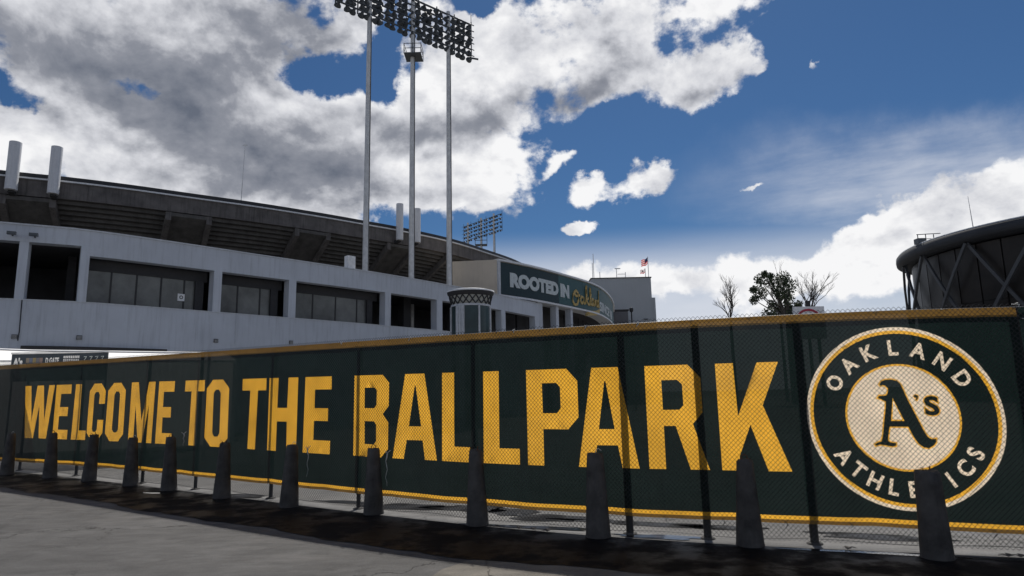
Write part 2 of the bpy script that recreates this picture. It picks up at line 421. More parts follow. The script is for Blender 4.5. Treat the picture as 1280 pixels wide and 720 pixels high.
# smooth plan
tt = np.linspace(0, 1, 33)
for c in range(3): fp[:, c] = np.polyval(np.polyfit(tt, fp[:, c], 5), tt)
FC = Curve([(a[0], a[1]) for a in fp], 6)
fu = np.interp(range(33), np.arange(0, 33), FC.u[[min(6*i, len(FC.u)-1) for i in range(33)]])
def ZB(u): return float(np.interp(u, fu, fp[:, 2]))
def HH(u): return float(np.interp(u, fu, fp[:, 3]))
def FW(u, v, off=0):
    p = FC.pt(u, off); p.z = ZB(u)+v*HH(u); return p
us_ = np.linspace(-.3, FC.L+.3, 900)
_tab = {}
def FU(px, v):
    k_ = round(v, 2)
    if k_ not in _tab: _tab[k_] = np.array([proj(FW(u, k_))[0] for u in us_])
    return float(np.interp(px, _tab[k_], us_))
print('fence length', FC.L, 'plan', [tuple(round(float(v), 2) for v in fp[i]) for i in (0, 8, 16, 24, 32)])

# pale lot behind the fence, damp strip before it with the fence shade in its colour
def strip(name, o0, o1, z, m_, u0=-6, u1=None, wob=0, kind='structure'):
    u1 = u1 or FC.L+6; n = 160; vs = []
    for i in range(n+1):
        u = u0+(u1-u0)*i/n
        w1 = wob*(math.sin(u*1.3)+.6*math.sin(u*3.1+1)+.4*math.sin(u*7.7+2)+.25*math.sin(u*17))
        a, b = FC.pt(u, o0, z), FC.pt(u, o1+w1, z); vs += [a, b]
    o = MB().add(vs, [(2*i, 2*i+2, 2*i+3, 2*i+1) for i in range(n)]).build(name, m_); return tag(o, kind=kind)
strip('damp_shade_strip', .16, 1.55, .007, M_DAMP_SHADE, wob=.05)  # follows the fence's shadow band: shade painted in along with the damp
lot = MB().add([FC.pt(-7, .26, .004), FC.pt(0, .26, .004)]+[FC.pt(u, .26, .004) for u in np.linspace(.5, FC.L, 24)]+[FC.pt(FC.L+7, .26, .004), (120, 60, .004), (120, 140, .004), (-140, 140, .004), (-140, 40, .004)],
               [tuple(range(31))]).build('concrete_lot', M_LOT); tag(lot, kind='structure')

def puddle(px, py, rx, ry, seed, name='puddle', m_=None, z=.011):
    c = G(px, py, 0); rr = random.Random(seed); vs = []; ph = [rr.random()*6 for _ in range(4)]
    for k_ in range(40):
        a = 2*math.pi*k_/40; r_ = 1+.22*math.sin(2*a+ph[0])+.16*math.sin(3*a+ph[1])+.1*math.sin(5*a+ph[2])+.07*math.sin(9*a+ph[3])
        vs.append((c.x+rx*r_*math.cos(a), c.y+ry*r_*math.sin(a)-.35*rx*r_*math.cos(a), z))
    return tag(MB().add(vs, [tuple(range(40))]).build(name, m_ or M_WATER), kind='structure')
for i, a in enumerate([(190, 617, .26, .06), (668, 660, .7, .10), (826, 672, .5, .10), (1085, 692, .6, .06), (1240, 700, .4, .05)]): puddle(*a, i)
for i, a in enumerate([(505, 634, .7, .22), (585, 636, .5, .3), (690, 648, .6, .22), (900, 660, .5, .12), (300, 620, .6, .15), (800, 655, .8, .16), (1100, 672, .7, .14), (430, 628, .5, .1), (640, 640, .3, .3)]): puddle(*a, i+20, 'damp_shade_patch', M_DAMP_SHADE, .009)
pp = [(470, 760), (520, 735), (552, 712), (590, 700), (622, 690), (700, 688), (1300, 740), (1500, 800), (900, 1200)]
tag(MB().add([Vector((q.x, q.y, .003)) for q in (G(a, b, 0) for a, b in pp)], [tuple(range(len(pp)))]).build('asphalt_patch', asphalt('tan_asphalt_patch', (.150, .138, .120))), kind='structure')

# ------------------------------------------------------------------ chain link fence
fence = empty('chain_link_fence', FW(FC.L/2, 0) * 1.0, 'long black chain link fence carrying the green welcome banner', 'fence')
fence.location.z = 0
WH = .048
def chain():
    u0, u1 = -3.2, FC.L+2.6
    n = int((u1-u0)/WH*2)-3; V = []; Fc = []
    cache = {}
    rows = 47
    base = 0; rad = .0024
    uu = u0+np.arange(2*n+3)*WH/2
    px = np.array([FC.pt(u) for u in uu]); nrm = np.array([FC.pt(u, 1)-FC.pt(u) for u in uu]); zb = np.array([ZB(u) for u in uu]); hh = np.array([HH(u) for u in uu])
    z0 = .045
    allv = []; allf = []
    k3 = np.arange(3)*2*math.pi/3
    for i in range(n):
        idx = i+(np.arange(rows*2+1)+i) % 2
        ztop = (zb[idx]+hh[idx]+.035)
        fr = np.arange(rows*2+1)/(rows*2)
        z = z0+(ztop-z0)*fr
        z[-1] += .0
        P = px[idx].copy(); P[:, 2] = z
        P += nrm[idx]*(.036)+ (nrm[idx]*np.where(np.arange(rows*2+1) % 2 == 0, .002, -.002)[:, None])
        tg = px[i+1]-px[i]; tg = tg/np.linalg.norm(tg)
        m_ = len(P)
        ring = (P[:, None, :]+rad*(np.cos(k3)[None, :, None]*tg[None, None, :]*1.35+np.sin(k3)[None, :, None]*nrm[idx][:, None, :]))
        allv.append(ring.reshape(-1, 3))
        a = np.arange(m_-1)[:, None]*3+np.arange(3)[None, :]; b = np.arange(m_-1)[:, None]*3+(np.arange(3)[None, :]+1) % 3
        q = np.stack([a, b, b+3, a+3], -1).reshape(-1, 4)+base; allf.append(q); base += m_*3
    V = np.concatenate(allv); Fq = np.concatenate(allf)
    me = bpy.data.meshes.new('wire_mesh'); me.vertices.add(len(V)); me.vertices.foreach_set('co', V.astype(np.float32).ravel())
    me.loops.add(Fq.size); me.loops.foreach_set('vertex_index', Fq.astype(np.int32).ravel())
    me.polygons.add(len(Fq)); me.polygons.foreach_set('loop_start', np.arange(0, Fq.size, 4, dtype=np.int32)); me.polygons.foreach_set('loop_total', np.full(len(Fq), 4, np.int32))
    me.update(calc_edges=True); me.materials.append(M_GALV)
    print('wire tris', len(Fq)*2)
    return tag(link_mesh('wire_mesh', me, fence), kind='stuff')
chain()
post_px = [(-60, .5), (28, .5), (98, .5), (184, .9), (249, .9), (341, .9), (447.5, .9), (590, .9), (774, .97), (868, .9), (994, .97), (1279, .6)]
for px, v in post_px:
    u = FU(px, v) if px > 0 else -1.6
    b = FW(u, 0, -.062); t = FW(u, 1, -.062)
    MB().tube([(b.x, b.y, -.02), (b.x, b.y, t.z-.03)], .043 if px > 700 else .031, 12).tube([(b.x, b.y, t.z-.03), (b.x, b.y, t.z-.01), (b.x, b.y, t.z)], [.035, .032, .008], 12).build('fence_post', M_POST, fence)
    for vv in (.2, .45, .7):
        rr0 = .046 if px > 700 else .034; MB().lathe([(rr0, -.012), (rr0+.002, -.01), (rr0+.002, .01), (rr0, .012)], 12, (b.x, b.y, b.z+vv*HH(u))).build('tension_band', M_GALV, fence)
rail = [FW(u, 1.0, -.062)+Vector((0, 0, -.01)) for u in np.linspace(-3, FC.L+2.4, 60)]
MB().tube(rail, .021, 8).build('top_rail', M_POST, fence)
lw = [FW(u, 0, -.03) for u in np.linspace(-3, FC.L+2.4, 120)]
for i, p in enumerate(lw): p.z = .05+.012*math.sin(i*.9)
MB().tube(lw, .003, 4).build('bottom_wire', M_GALV, fence)
# posts' concrete footings
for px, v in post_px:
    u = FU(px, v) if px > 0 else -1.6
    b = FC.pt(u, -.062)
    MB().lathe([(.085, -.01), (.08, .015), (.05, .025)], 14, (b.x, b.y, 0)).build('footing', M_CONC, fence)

# ================================================================== BANNER
banner = empty('welcome_banner', (FW(FC.L/2, 0).x, FW(FC.L/2, 0).y, FW(FC.L/2, 0).z), 'long dark green fabric banner with gold WELCOME TO THE BALLPARK lettering and round team emblem', 'banner')
GL = {
 'E': [[(0, 0), (1, 0), (1, .17), (.38, .17), (.38, .42), (.9, .42), (.9, .585), (.38, .585), (.38, .83), (1, .83), (1, 1), (0, 1)]],
 'L': [[(0, 0), (1, 0), (1, .165), (.45, .165), (.45, 1), (0, 1)]],
 'T': [[(.34, 0), (.67, 0), (.67, .83), (1, .83), (1, 1), (0, 1), (0, .83), (.34, .83)]],
 'H': [[(0, 0), (.33, 0), (.33, .4), (.67, .4), (.67, 0), (1, 0), (1, 1), (.67, 1), (.67, .585), (.33, .585), (.33, 1), (0, 1)]],
 'O': [[(.28, 0), (.72, 0), (1, .13), (1, .87), (.72, 1), (.28, 1), (0, .87), (0, .13)], [(.42, .15), (.34, .2), (.34, .8), (.42, .85), (.58, .85), (.66, .8), (.66, .2), (.58, .15)]],
 'C': [[(.28, 0), (.72, 0), (1, .13), (1, .36), (.66, .36), (.66, .2), (.58, .15), (.42, .15), (.34, .2), (.34, .8), (.42, .85), (.58, .85), (.66, .8), (.66, .64), (1, .64), (1, .87), (.72, 1), (.28, 1), (0, .87), (0, .13)]],
 'W': [[(0, 1), (.19, 1), (.29, .32), (.40, 1), (.62, 1), (.72, .32), (.82, 1), (1, 1), (.86, 0), (.60, 0), (.51, .62), (.41, 0), (.14, 0)]],
 'M': [[(0, 0), (0, 1), (.29, 1), (.5, .36), (.71, 1), (1, 1), (1, 0), (.77, 0), (.77, .62), (.58, 0), (.42, 0), (.23, .62), (.23, 0)]],
 'B': [[(0, 0), (.8, 0), (1, .1), (1, .42), (.84, .52), (1, .62), (1, .9), (.82, 1), (0, 1)], [(.31, .15), (.31, .43), (.6, .43), (.66, .39), (.66, .19), (.6, .15)], [(.31, .59), (.31, .845), (.6, .845), (.66, .81), (.66, .63), (.6, .59)]],
 'A': [[(0, 0), (.27, 0), (.33, .22), (.67, .22), (.73, 0), (1, 0), (.72, 1), (.28, 1)], [(.37, .38), (.49, .86), (.51, .86), (.63, .38)]],
 'P': [[(0, 0), (.32, 0), (.32, .375), (.8, .375), (1, .5), (1, .87), (.8, 1), (0, 1)], [(.32, .54), (.6, .54), (.67, .59), (.67, .81), (.6, .855), (.32, .855)]],
 'R': [[(0, 0), (.28, 0), (.28, .41), (.48, .41), (.69, 0), (1, 0), (.77, .43), (.94, .54), (.94, .87), (.74, 1), (0, 1)], [(.28, .565), (.55, .565), (.63, .61), (.63, .81), (.55, .855), (.28, .855)]],
 'K': [[(0, 0), (.26, 0), (.27, .13), (.46, .42), (.67, 0), (1, 0), (.66, .6), (.93, 1), (.62, 1), (.29, .5), (.27, 1), (0, 1)]],
}
V0, V1 = .237, .768
VT, VBm = V1, V0
LET = [('W', 33.3, 't', 69.3, 't'), ('E', 71.7, 't', 90.8, 't'), ('L', 95.8, 't', 106.6, 'b'), ('C', 114, 't', 134, 't'), ('O', 137, 't', 159, 't'), ('M', 165.8, 't', 195.5, 't'), ('E', 200.3, 't', 219.2, 't'),
       ('T', 232.8, 't', 257.5, 't'), ('O', 260.5, 't', 287.3, 't'), ('T', 303.2, 't', 334, 't'), ('H', 338.3, 't', 373.7, 't'), ('E', 382, 't', 416, 't'),
       ('B', 443.8, 't', 487, 't'), ('A', 491.5, 'b', 546.7, 'b'), ('L', 553, 't', 589, 'b'), ('L', 604.2, 't', 650.7, 'b'), ('P', 657.8, 't', 721.8, 't'), ('A', 724, 'b', 800, 'b'), ('R', 805.4, 't', 887.6, 'b'), ('K', 893.5, 't', 990.3, 'b')]
H0 = HH(FC.L/2)
def segs_of(conts):
    out = []
    for c in conts:
        for a, b in zip(c, c[1:]+c[:1]): out.append((a, b))
    return out
layers = []   # (name, material, segments in (u, v*H0))
uL = FU(0, .5)-.25; uR = FU(1272.5, .9)
for ch, a, ak, b, bk in LET:
    ua = FU(a, VT if ak == 't' else VBm); ub = FU(b, VT if bk == 't' else VBm)
    conts = [[(ua+(ub-ua)*x, (V0+(V1-V0)*y)*H0) for x, y in c] for c in GL[ch]]
    layers.append(('letter', F_GOLD, segs_of(conts)))
# emblem
eu = (FU(1008.5, .5)+FU(1256.5, .5))/2; er = (FU(1256.5, .5)-FU(1008.5, .5))/2
def v_at(px, py):
    u = FU(px, .5); p0, p1 = proj(FW(u, 0)), proj(FW(u, 1)); return (p0[1]-py)/(p0[1]-p1[1])*H0
erz = (v_at(1132, 410)-v_at(1132, 640))/2; ev = (v_at(1132, 410)+v_at(1132, 640))/2
print('emblem radius u', er, 'radius v', erz)
er = (er+erz)/2; ERX = (FU(1256.5, .5)-FU(1008.5, .5))/2/er; ERY = erz/er
def E2(x, y): return (eu+x*er*ERX, ev+y*er*ERY)
def circ(r_, n=72): return [E2(r_*math.cos(2*math.pi*k_/n), r_*math.sin(2*math.pi*k_/n)) for k_ in range(n)]
layers.append(('emblem_ring', F_CREAM, segs_of([circ(1.0), circ(.925)])))
layers.append(('emblem_ring', F_GOLD, segs_of([circ(.962), circ(.925)])))
layers.append(('emblem_rim', F_GOLD, segs_of([circ(.585), circ(.56)])))
layers.append(('emblem_disc', F_CREAM, segs_of([circ(.562)])))
def arc_text(word, a0, a1, r0, hgt, top=True):
    for i, ch in enumerate(word):
        an = a0+(a1-a0)*i/(len(word)-1)
        vs, fs, sg = text2d(ch, 1, .034)
        x0, x1 = vs[:, 0].min(), vs[:, 0].max(); y0, y1 = vs[:, 1].min(), vs[:, 1].max(); mx = (x0+x1)/2; sc_ = hgt/(y1-y0)
        out = []
        for p, q in sg:
            pr = []
            for x, y in (p, q):
                lx = (x-mx)*sc_*.92; ly = (y-y0)*sc_
                if top: rr_ = r0+ly; c, s_ = math.cos(R(an)), math.sin(R(an)); pr.append(E2(rr_*c+lx*s_, rr_*s_-lx*c))
                else: rr_ = r0-ly; c, s_ = math.cos(R(an)), math.sin(R(an)); pr.append(E2(rr_*c-lx*s_, rr_*s_+lx*c))
            out.append(tuple(pr))
        layers.append(('emblem_letter', F_CREAM, out))
arc_text('OAKLAND', 150, 33, .68, .175)
arc_text('ATHLETICS', 214, 331, .86, .175, False)
AP = [(232, 118), (245, 98), (270, 88), (310, 86), (345, 94), (368, 118), (380, 155), (398, 210), (424, 275), (452, 345), (480, 415), (500, 450), (522, 462), (548, 458), (544, 482), (525, 502), (495, 517), (465, 512), (438, 492), (415, 455), (396, 412), (386, 386), (268, 386), (252, 455), (250, 474), (264, 486), (298, 490), (296, 506), (270, 511), (235, 505), (200, 500), (168, 508), (164, 498), (185, 487), (208, 480), (222, 440), (240, 345), (256, 270), (262, 228), (240, 214), (212, 204), (225, 190), (250, 190), (272, 186), (284, 160), (284, 142), (270, 126), (250, 120), (238, 126)]
AH = [(307, 205), (366, 350), (281, 350)]
def offs(P, d):
    out = []; n = len(P)
    for i in range(n):
        a, b, c = Vector(P[i-1]), Vector(P[i]), Vector(P[(i+1) % n]); e1 = (b-a).normalized(); e2 = (c-b).normalized()
        n1, n2 = Vector((e1.y, -e1.x)), Vector((e2.y, -e2.x)); nn = (n1+n2); nn = nn.normalized() if nn.length > 1e-3 else n1
        out.append(tuple(b+nn*d/max(.6, nn.dot(n1))))
    return out
def AE(p): return E2((p[0]-357)/357*.575, (326-p[1])/334*.575)
layers.append(('emblem_outline', F_GOLD, segs_of([[AE(p) for p in offs(AP, 8)]])))
layers.append(('emblem_counter', F_CREAM, segs_of([[AE(p) for p in offs(AH, -9)]])))
layers.append(('emblem_letter', F_GREEN, segs_of([[AE(p) for p in AP], [AE(p) for p in AH]])))
for off_, mm_ in ((.075, F_GOLD), (.035, F_GREEN)):
    vs, fs, sg = text2d('S', 1, off_); bx0, bx1, by0, by1 = vs[:, 0].min(), vs[:, 0].max(), vs[:, 1].min(), vs[:, 1].max()
    gx = 7 if off_ > .05 else 0
    mp_ = lambda p: AE((500-gx+(p[0]-bx0)/(bx1-bx0)*(90+2*gx), 314+gx-(p[1]-by0)/(by1-by0)*(122+2*gx)))
    layers.append(('emblem_letter', mm_, [(mp_(a), mp_(b)) for a, b in sg]))
    ap = [(440, 192), (452, 184), (466, 188), (468, 200), (458, 220), (450, 216), (456, 202), (445, 203)]
    layers.append(('emblem_letter', mm_, segs_of([[AE(p) for p in (offs(ap, gx*.7) if gx else ap)]])))

def build_banner():
    pts = []; idx = {}; edges = []
    def vid(p):
        k_ = (round(p[0], 4), round(p[1], 4))
        if k_ not in idx: idx[k_] = len(pts); pts.append(k_)
        return idx[k_]
    vT = .957*H0; vB1 = .036*H0; vB0 = .017*H0
    def seg(a, b):
        i, j = vid(a), vid(b)
        if i != j: edges.append((i, j))
    gu = np.linspace(uL, uR, 230)
    for yy in (0, vB0, vB1, vT, H0):
        for a, b in zip(gu[:-1], gu[1:]): seg((a, yy), (b, yy))
    for uu in (uL, uR): seg((uu, 0), (uu, H0))
    for a in gu[1:-1]:
        for yy in np.linspace(.1, .93, 18)*H0: vid((a+rng.uniform(-.004, .004), yy))
    for _, _, sg in layers:
        for a, b in sg: seg(a, b)
    r = delaunay_2d_cdt([Vector(p) for p in pts], edges, [], 0, 1e-5)
    ov = np.array([(v.x, v.y) for v in r[0]]); of = np.array([list(f) for f in r[2]])
    cen = ov[of].mean(1)
    cls = np.zeros(len(of), int)
    c = cen
    cls[(c[:, 1] > vT)] = 1; cls[(c[:, 1] < vB1)] = 2; cls[(c[:, 1] < vB0)] = 3
    for li, (_, _, sg) in enumerate(layers):
        A = np.array([s_[0] for s_ in sg]); B = np.array([s_[1] for s_ in sg])
        x0, y0 = np.minimum(A, B).min(0); x1, y1 = np.maximum(A, B).max(0)
        sel = np.where((c[:, 0] > x0) & (c[:, 0] < x1) & (c[:, 1] > y0) & (c[:, 1] < y1))[0]
        if not len(sel): continue
        q = c[sel]
        cond = ((A[None, :, 1] > q[:, None, 1]) != (B[None, :, 1] > q[:, None, 1]))
        dy = (B[:, 1]-A[:, 1]); dy = np.where(abs(dy) < 1e-12, 1e-12, dy)
        xi = A[None, :, 0]+(q[:, None, 1]-A[None, :, 1])*(B-A)[None, :, 0]/dy[None, :]
        ins = (cond & (xi > q[:, None, 0])).sum(1) % 2 == 1
        cls[sel[ins]] = 4+li
    def off(u, v):
        vv = v/H0; env = math.sin(math.pi*min(max(vv, 0), 1))**.7
        rip = .012*math.sin(u*4.1+1.5*math.sin(u*.9))+.006*math.sin(u*11+vv*2.5)+.004*math.sin(u*23+vv*5+math.sin(u*3)*2)
        sag = .014*math.sin(u*2.6+vv*3)*math.sin(vv*5+u)
        edge = .006*math.sin(u*31)*(1 if vv < .05 or vv > .95 else .25)
        return .012+env*(rip+sag)*.8+edge*.6
    W3 = []
    for u, v in ov:
        vv = v/H0
        dz = 0
        if vv < .05: dz = -.010*abs(math.sin(u*2.2+.4*math.sin(u*5)))
        p = FW(u, vv, min(max(off(u, v), -.014), .024)); p.z += dz; W3.append(p)
    W3 = np.array([tuple(p) for p in W3])
    def make(name, fsel, m_, parent=banner):
        if not len(fsel): return None
        F_ = of[fsel]; uq, inv = np.unique(F_, return_inverse=True)
        me = bpy.data.meshes.new(name); me.from_pydata(W3[uq].tolist(), [], inv.reshape(-1, 3).tolist())
        me.polygons.foreach_set('use_smooth', [True]*len(me.polygons)); me.update(); me.materials.append(m_)
        return link_mesh(name, me, parent)
    make('fabric', np.where(cls == 0)[0], F_GREEN)
    make('top_border', np.where(cls == 1)[0], F_HEM); make('bottom_border', np.where(cls == 2)[0], F_GOLD); make('bottom_hem', np.where(cls == 3)[0], F_HEM)
    for li, (nm, m_, _) in enumerate(layers): make(nm, np.where(cls == 4+li)[0], m_)
build_banner()
# end windscreen left of the banner, ties
def wind(ua, ub):
    n = 14; vs = []
    for i in range(n+1):
        u = ua+(ub-ua)*i/n
        for k_ in range(8): vs.append(FW(u, .02+.98*k_/7, .008+.01*math.sin(u*9+k_)))
    return MB().add(vs, [(8*i+k_, 8*i+8+k_, 8*i+9+k_, 8*i+k_+1) for i in range(n) for k_ in range(7)])
ws = wind(-2.8, uL-.02).build('windscreen', F_GREEN); tag(ws, 'plain dark green windscreen cloth tied to the fence left of the lettered banner', 'windscreen')
ws = wind(uR+.02, FC.L+2.2).build('windscreen', F_GREEN); tag(ws, 'plain dark green windscreen cloth at the far right end past the round emblem', 'windscreen')
def tie(u, v, L, m_, rr_=.0035, white=False):
    p = FW(u, v, .044); a = random.uniform(-1, 1)
    q = p+Vector((a*L*.6, -.01, L*random.uniform(-1, .4))); mid = (p+q)/2+Vector((.01, -.02, .01))
    MB().tube([p+Vector((0, .05, .01)), p, mid, q], rr_, 5).build('tie', m_, banner)
for u in np.arange(.4, FC.L, .62):
    tie(u, .995, .03, M_POST); 
    if random.random() < .6: tie(u+.2, .004, .06, M_POST)
for px, v in ((515, 1.0), (555, 1.0), (643, 1.0), (733, 1.0), (1268, 1.01), (1277, .945), (429, 1.0), (799, 1.0)):
    for _ in range(2): tie(FU(px, .99), v, .045, M_TIE, .006)

# ================================================================== BOLLARDS
boll = [(8, 592, 542), (62, 596, 541), (111, 600, 543), (163, 606, 547), (211, 612, 546), (277, 622, 553), (361, 633, 556), (467, 642, 560), (597, 656, 562), (748, 671, 566), (938, 682, 574), (1172, 698, 588)]
LB = ['leftmost concrete bollard, at the left edge below the plain fence end', 'concrete bollard standing between the letters W and E of WELCOME', 'concrete bollard standing below the letter C of WELCOME', 'concrete bollard standing below the letter M of WELCOME',
      'concrete bollard with bent wire on top below the last E of WELCOME', 'concrete bollard standing below the O of TO', 'concrete bollard with wire loop on top below the H of THE', 'concrete bollard standing below the B of BALLPARK',
      'concrete bollard standing between the two letters L of BALLPARK', 'tapered concrete bollard with broken top below the second A of BALLPARK', 'tapered dark concrete bollard standing below the K of BALLPARK', 'rightmost tapered bollard, covering the bottom of the round emblem']
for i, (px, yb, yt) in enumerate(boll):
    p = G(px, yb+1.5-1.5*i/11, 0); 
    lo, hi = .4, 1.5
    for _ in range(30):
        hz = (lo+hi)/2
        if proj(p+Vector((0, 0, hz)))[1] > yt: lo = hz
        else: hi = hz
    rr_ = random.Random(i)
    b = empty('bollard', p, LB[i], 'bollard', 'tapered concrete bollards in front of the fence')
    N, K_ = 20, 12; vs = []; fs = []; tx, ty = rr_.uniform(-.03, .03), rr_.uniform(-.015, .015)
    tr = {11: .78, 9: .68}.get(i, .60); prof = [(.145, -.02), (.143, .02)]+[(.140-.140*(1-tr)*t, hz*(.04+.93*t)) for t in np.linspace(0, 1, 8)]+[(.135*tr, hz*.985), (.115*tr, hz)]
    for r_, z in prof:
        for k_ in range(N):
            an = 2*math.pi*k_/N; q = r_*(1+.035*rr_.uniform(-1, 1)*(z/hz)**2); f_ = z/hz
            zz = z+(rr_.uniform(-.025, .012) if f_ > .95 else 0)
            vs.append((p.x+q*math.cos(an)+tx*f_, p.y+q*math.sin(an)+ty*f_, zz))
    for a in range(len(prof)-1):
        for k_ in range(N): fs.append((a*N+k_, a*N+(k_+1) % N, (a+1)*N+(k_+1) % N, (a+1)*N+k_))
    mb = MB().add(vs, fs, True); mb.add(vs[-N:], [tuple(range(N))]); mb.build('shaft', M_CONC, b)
    c = p+Vector((tx, ty, hz-.02))
    if i % 3 == 1:
        MB().tube([c+Vector((-.03, 0, 0)), c+Vector((-.028, 0, .05)), c+Vector((0, -.01, .075)), c+Vector((.03, 0, .05)), c+Vector((.032, 0, 0))], .006, 6).build('lifting_loop', M_RUST, b)
    elif i % 3 == 0:
        MB().tube([c, c+Vector((.01, -.01, .05)), c+Vector((.04, -.02, .07)), c+Vector((.07, -.02, .045))], .005, 5).build('bent_wire', M_TIE, b)
    else:
        MB().tube([c+Vector((.02, 0, 0)), c+Vector((.03, -.01, .06))], .007, 6).build('rebar', M_RUST, b); MB().tube([c+Vector((-.03, 0, 0)), c+Vector((-.04, -.01, .04)), c+Vector((-.07, -.02, .05))], .005, 5).build('rebar', M_RUST, b)
# frayed ropes hanging on the banner
for (px, v, L, lab) in ((232, .33, .22, 'short frayed pale rope hanging on the banner right of the letter O of TO'), (387, .27, .42, 'long frayed pale rope hanging below the E of THE'), (485, .27, .45, 'thin frayed pale rope hanging right of the letter B')):
    p = FW(FU(px+2, v), v, .055); pts = [p+Vector((.012*math.sin(k_*1.7+px), -.01, -L*k_/8)) for k_ in range(9)]
    mb = MB().tube(pts, [.009, .012, .006, .007, .004, .005, .003, .003, .002], 5)
    mb.tube([pts[0], pts[0]+Vector((.05, -.01, .04))], .005, 5).tube([pts[0], pts[0]+Vector((-.04, -.01, .03))], .005, 5)
    tag(mb.build('rope', M_TIE), lab, 'rope')
# twigs and litter along the fence foot
for i, px in enumerate((176, 186, 229, 655, 672, 690, 1052, 1247, 1262)):
    u = FU(px, .05); p = FC.pt(u, .15, .012); mb = MB()
    for k_ in range(4):
        a = random.uniform(0, 6.28); q = p+Vector((math.cos(a)*.09, math.sin(a)*.05, random.uniform(.0, .03))); mb.tube([p, (p+q)/2+Vector((0, 0, .015)), q], [.004, .003, .002], 4)
    mb.add([p+Vector((-.03, -.02, .012)), p+Vector((.02, -.03, .01)), p+Vector((.035, .015, .02)), p+Vector((-.02, .02, .03))], [(0, 1, 2, 3)])
    tag(mb.build('leaf_litter', M_TREE), 'small clump of dry twigs and leaves lying at the foot of the fence', 'litter', 'dry litter along the fence foot')

# ================================================================== STADIUM
st = empty('stadium', (-20, 50, 0), 'round concrete stadium with pale painted concourse wall and dark stepped upper deck', 'stadium')
ZW = 9.1
wp = [(0, 279), (100, 287.7), (200, 301.2), (320, 319), (460, 340), (560, 357), (620, 368.5), (673, 380.5)]
W3 = [G(x, y, ZW) for x, y in wp]
d0 = (W3[0]-W3[1]).normalized()
W3 = [W3[0]+d0*14+Vector((-1.5, -2.5, 0)), W3[0]+d0*6+Vector((-.3, -.5, 0))]+W3
WC = Curve(W3)
TH = .55
pieces = MB()
WC.slab(MB(), 0, WC.L, 0, 5.9, 0, -TH) 
mb = MB(); WC.slab(mb, 0, WC.L, 0, 5.9, 0, -TH); mb.build('lower_wall', M_WALL, st)
mb = MB(); WC.slab(mb, 0, WC.L, 8.4, ZW, 0, -TH); mb.build('parapet', M_WALL, st)
mb = MB(); WC.slab(mb, 0, WC.L, ZW, ZW+.07, .05, -TH-.05); mb.build('coping', M_WALLC, st)
mb = MB(); WC.slab(mb, 0, WC.L, 5.9, 5.95, .03, -TH); mb.build('sill', M_WALLC, st)
op = [(None, 21), (33, 99), (110.5, 267), (277, 361), (370, 481.5), (488.5, 546), (553, 606), (612, 627), (632, 669)]
ed = [(0 if a is None else WC.find(a, 7.2), WC.find(b, 7.2)) for a, b in op]
mb = MB(); WC.slab(mb, (ed[1][1]+ed[2][0])/2, WC.L, 8.0, 8.4, 0, -TH); mb.build('lintel', M_WALL, st)
prev = ed[0][1]
for i in range(1, len(ed)+1):
    a = ed[i-1][1]; b = ed[i][0] if i < len(ed) else WC.L
    top = 8.4 if i <= 1 else 8.0
    mb = MB()
    if i == 2:
        mid = (a+b)/2; WC.slab(mb, a, mid, 5.95, 8.4, 0, -TH); WC.slab(mb, mid, b, 5.95, 8.0, 0, -TH)
    else: WC.slab(mb, a, b, 5.95, top, 0, -TH)
    mb.build('pier', M_WALL, st)
# left-most openings beyond the frame
for u in np.arange(1.5, ed[0][1]-3, 4.2):
    mb = MB(); WC.slab(mb, u, u+.6, 5.95, 8.4, 0, -TH); mb.build('pier', M_WALL, st)
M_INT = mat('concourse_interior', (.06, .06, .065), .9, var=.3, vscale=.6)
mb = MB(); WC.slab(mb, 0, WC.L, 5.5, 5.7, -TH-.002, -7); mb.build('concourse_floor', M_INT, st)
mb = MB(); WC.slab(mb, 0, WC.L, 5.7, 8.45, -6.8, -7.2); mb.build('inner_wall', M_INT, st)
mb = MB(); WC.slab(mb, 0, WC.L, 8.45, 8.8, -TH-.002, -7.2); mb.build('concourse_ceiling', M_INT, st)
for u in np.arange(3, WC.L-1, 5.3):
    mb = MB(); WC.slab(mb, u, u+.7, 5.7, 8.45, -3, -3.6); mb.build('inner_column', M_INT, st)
# glazing behind three openings
for oi, npan in ((2, 5), (3, 3), (4, 4)):
    a, b = ed[oi]; ww = (b-a)/npan
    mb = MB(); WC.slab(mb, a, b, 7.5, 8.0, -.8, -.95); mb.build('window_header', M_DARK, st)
    for k_ in range(npan):
        z1 = 7.5; u0, u1 = a+ww*k_+.035, a+ww*(k_+1)-.035
        if k_ == npan-1: u1 = u0+(u1-u0)*.45
        mb = MB(); WC.slab(mb, u0, u1, 5.95, z1, -.85, -.88); mb.build('window_pane', M_GLASS, st)
        mb = MB(); WC.slab(mb, u0-.07, u0, 5.95, z1, -.82, -.9); mb.build('mullion', M_BLACK, st)
        if k_ == npan-1:
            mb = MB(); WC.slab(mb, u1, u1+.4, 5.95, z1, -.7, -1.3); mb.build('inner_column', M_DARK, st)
    if oi == 2:
        us = WC.find(226, 6.6, -.84)
        mb = MB(); WC.slab(mb, us-.16, us+.16, 6.45, 6.8, -.80, -.845); ps = mb.build('window_notice', M_WHITE, st)
        mb = MB(); mb2 = WC.pt(us, -.795, 6.63); tdir = (WC.pt(us+.1)-WC.pt(us-.1)).normalized()
        ring = []
        for k_ in range(16):
            an = 2*math.pi*k_/16
            for rr_ in (.05, .09): ring.append(mb2+tdir*math.cos(an)*rr_+Vector((0, 0, math.sin(an)*rr_)))
        mb.add(ring, [(2*k_, 2*k_+1, (2*k_+3) % 32, (2*k_+2) % 32) for k_ in range(16)]); mb.build('notice_ring', M_BLACK, ps)
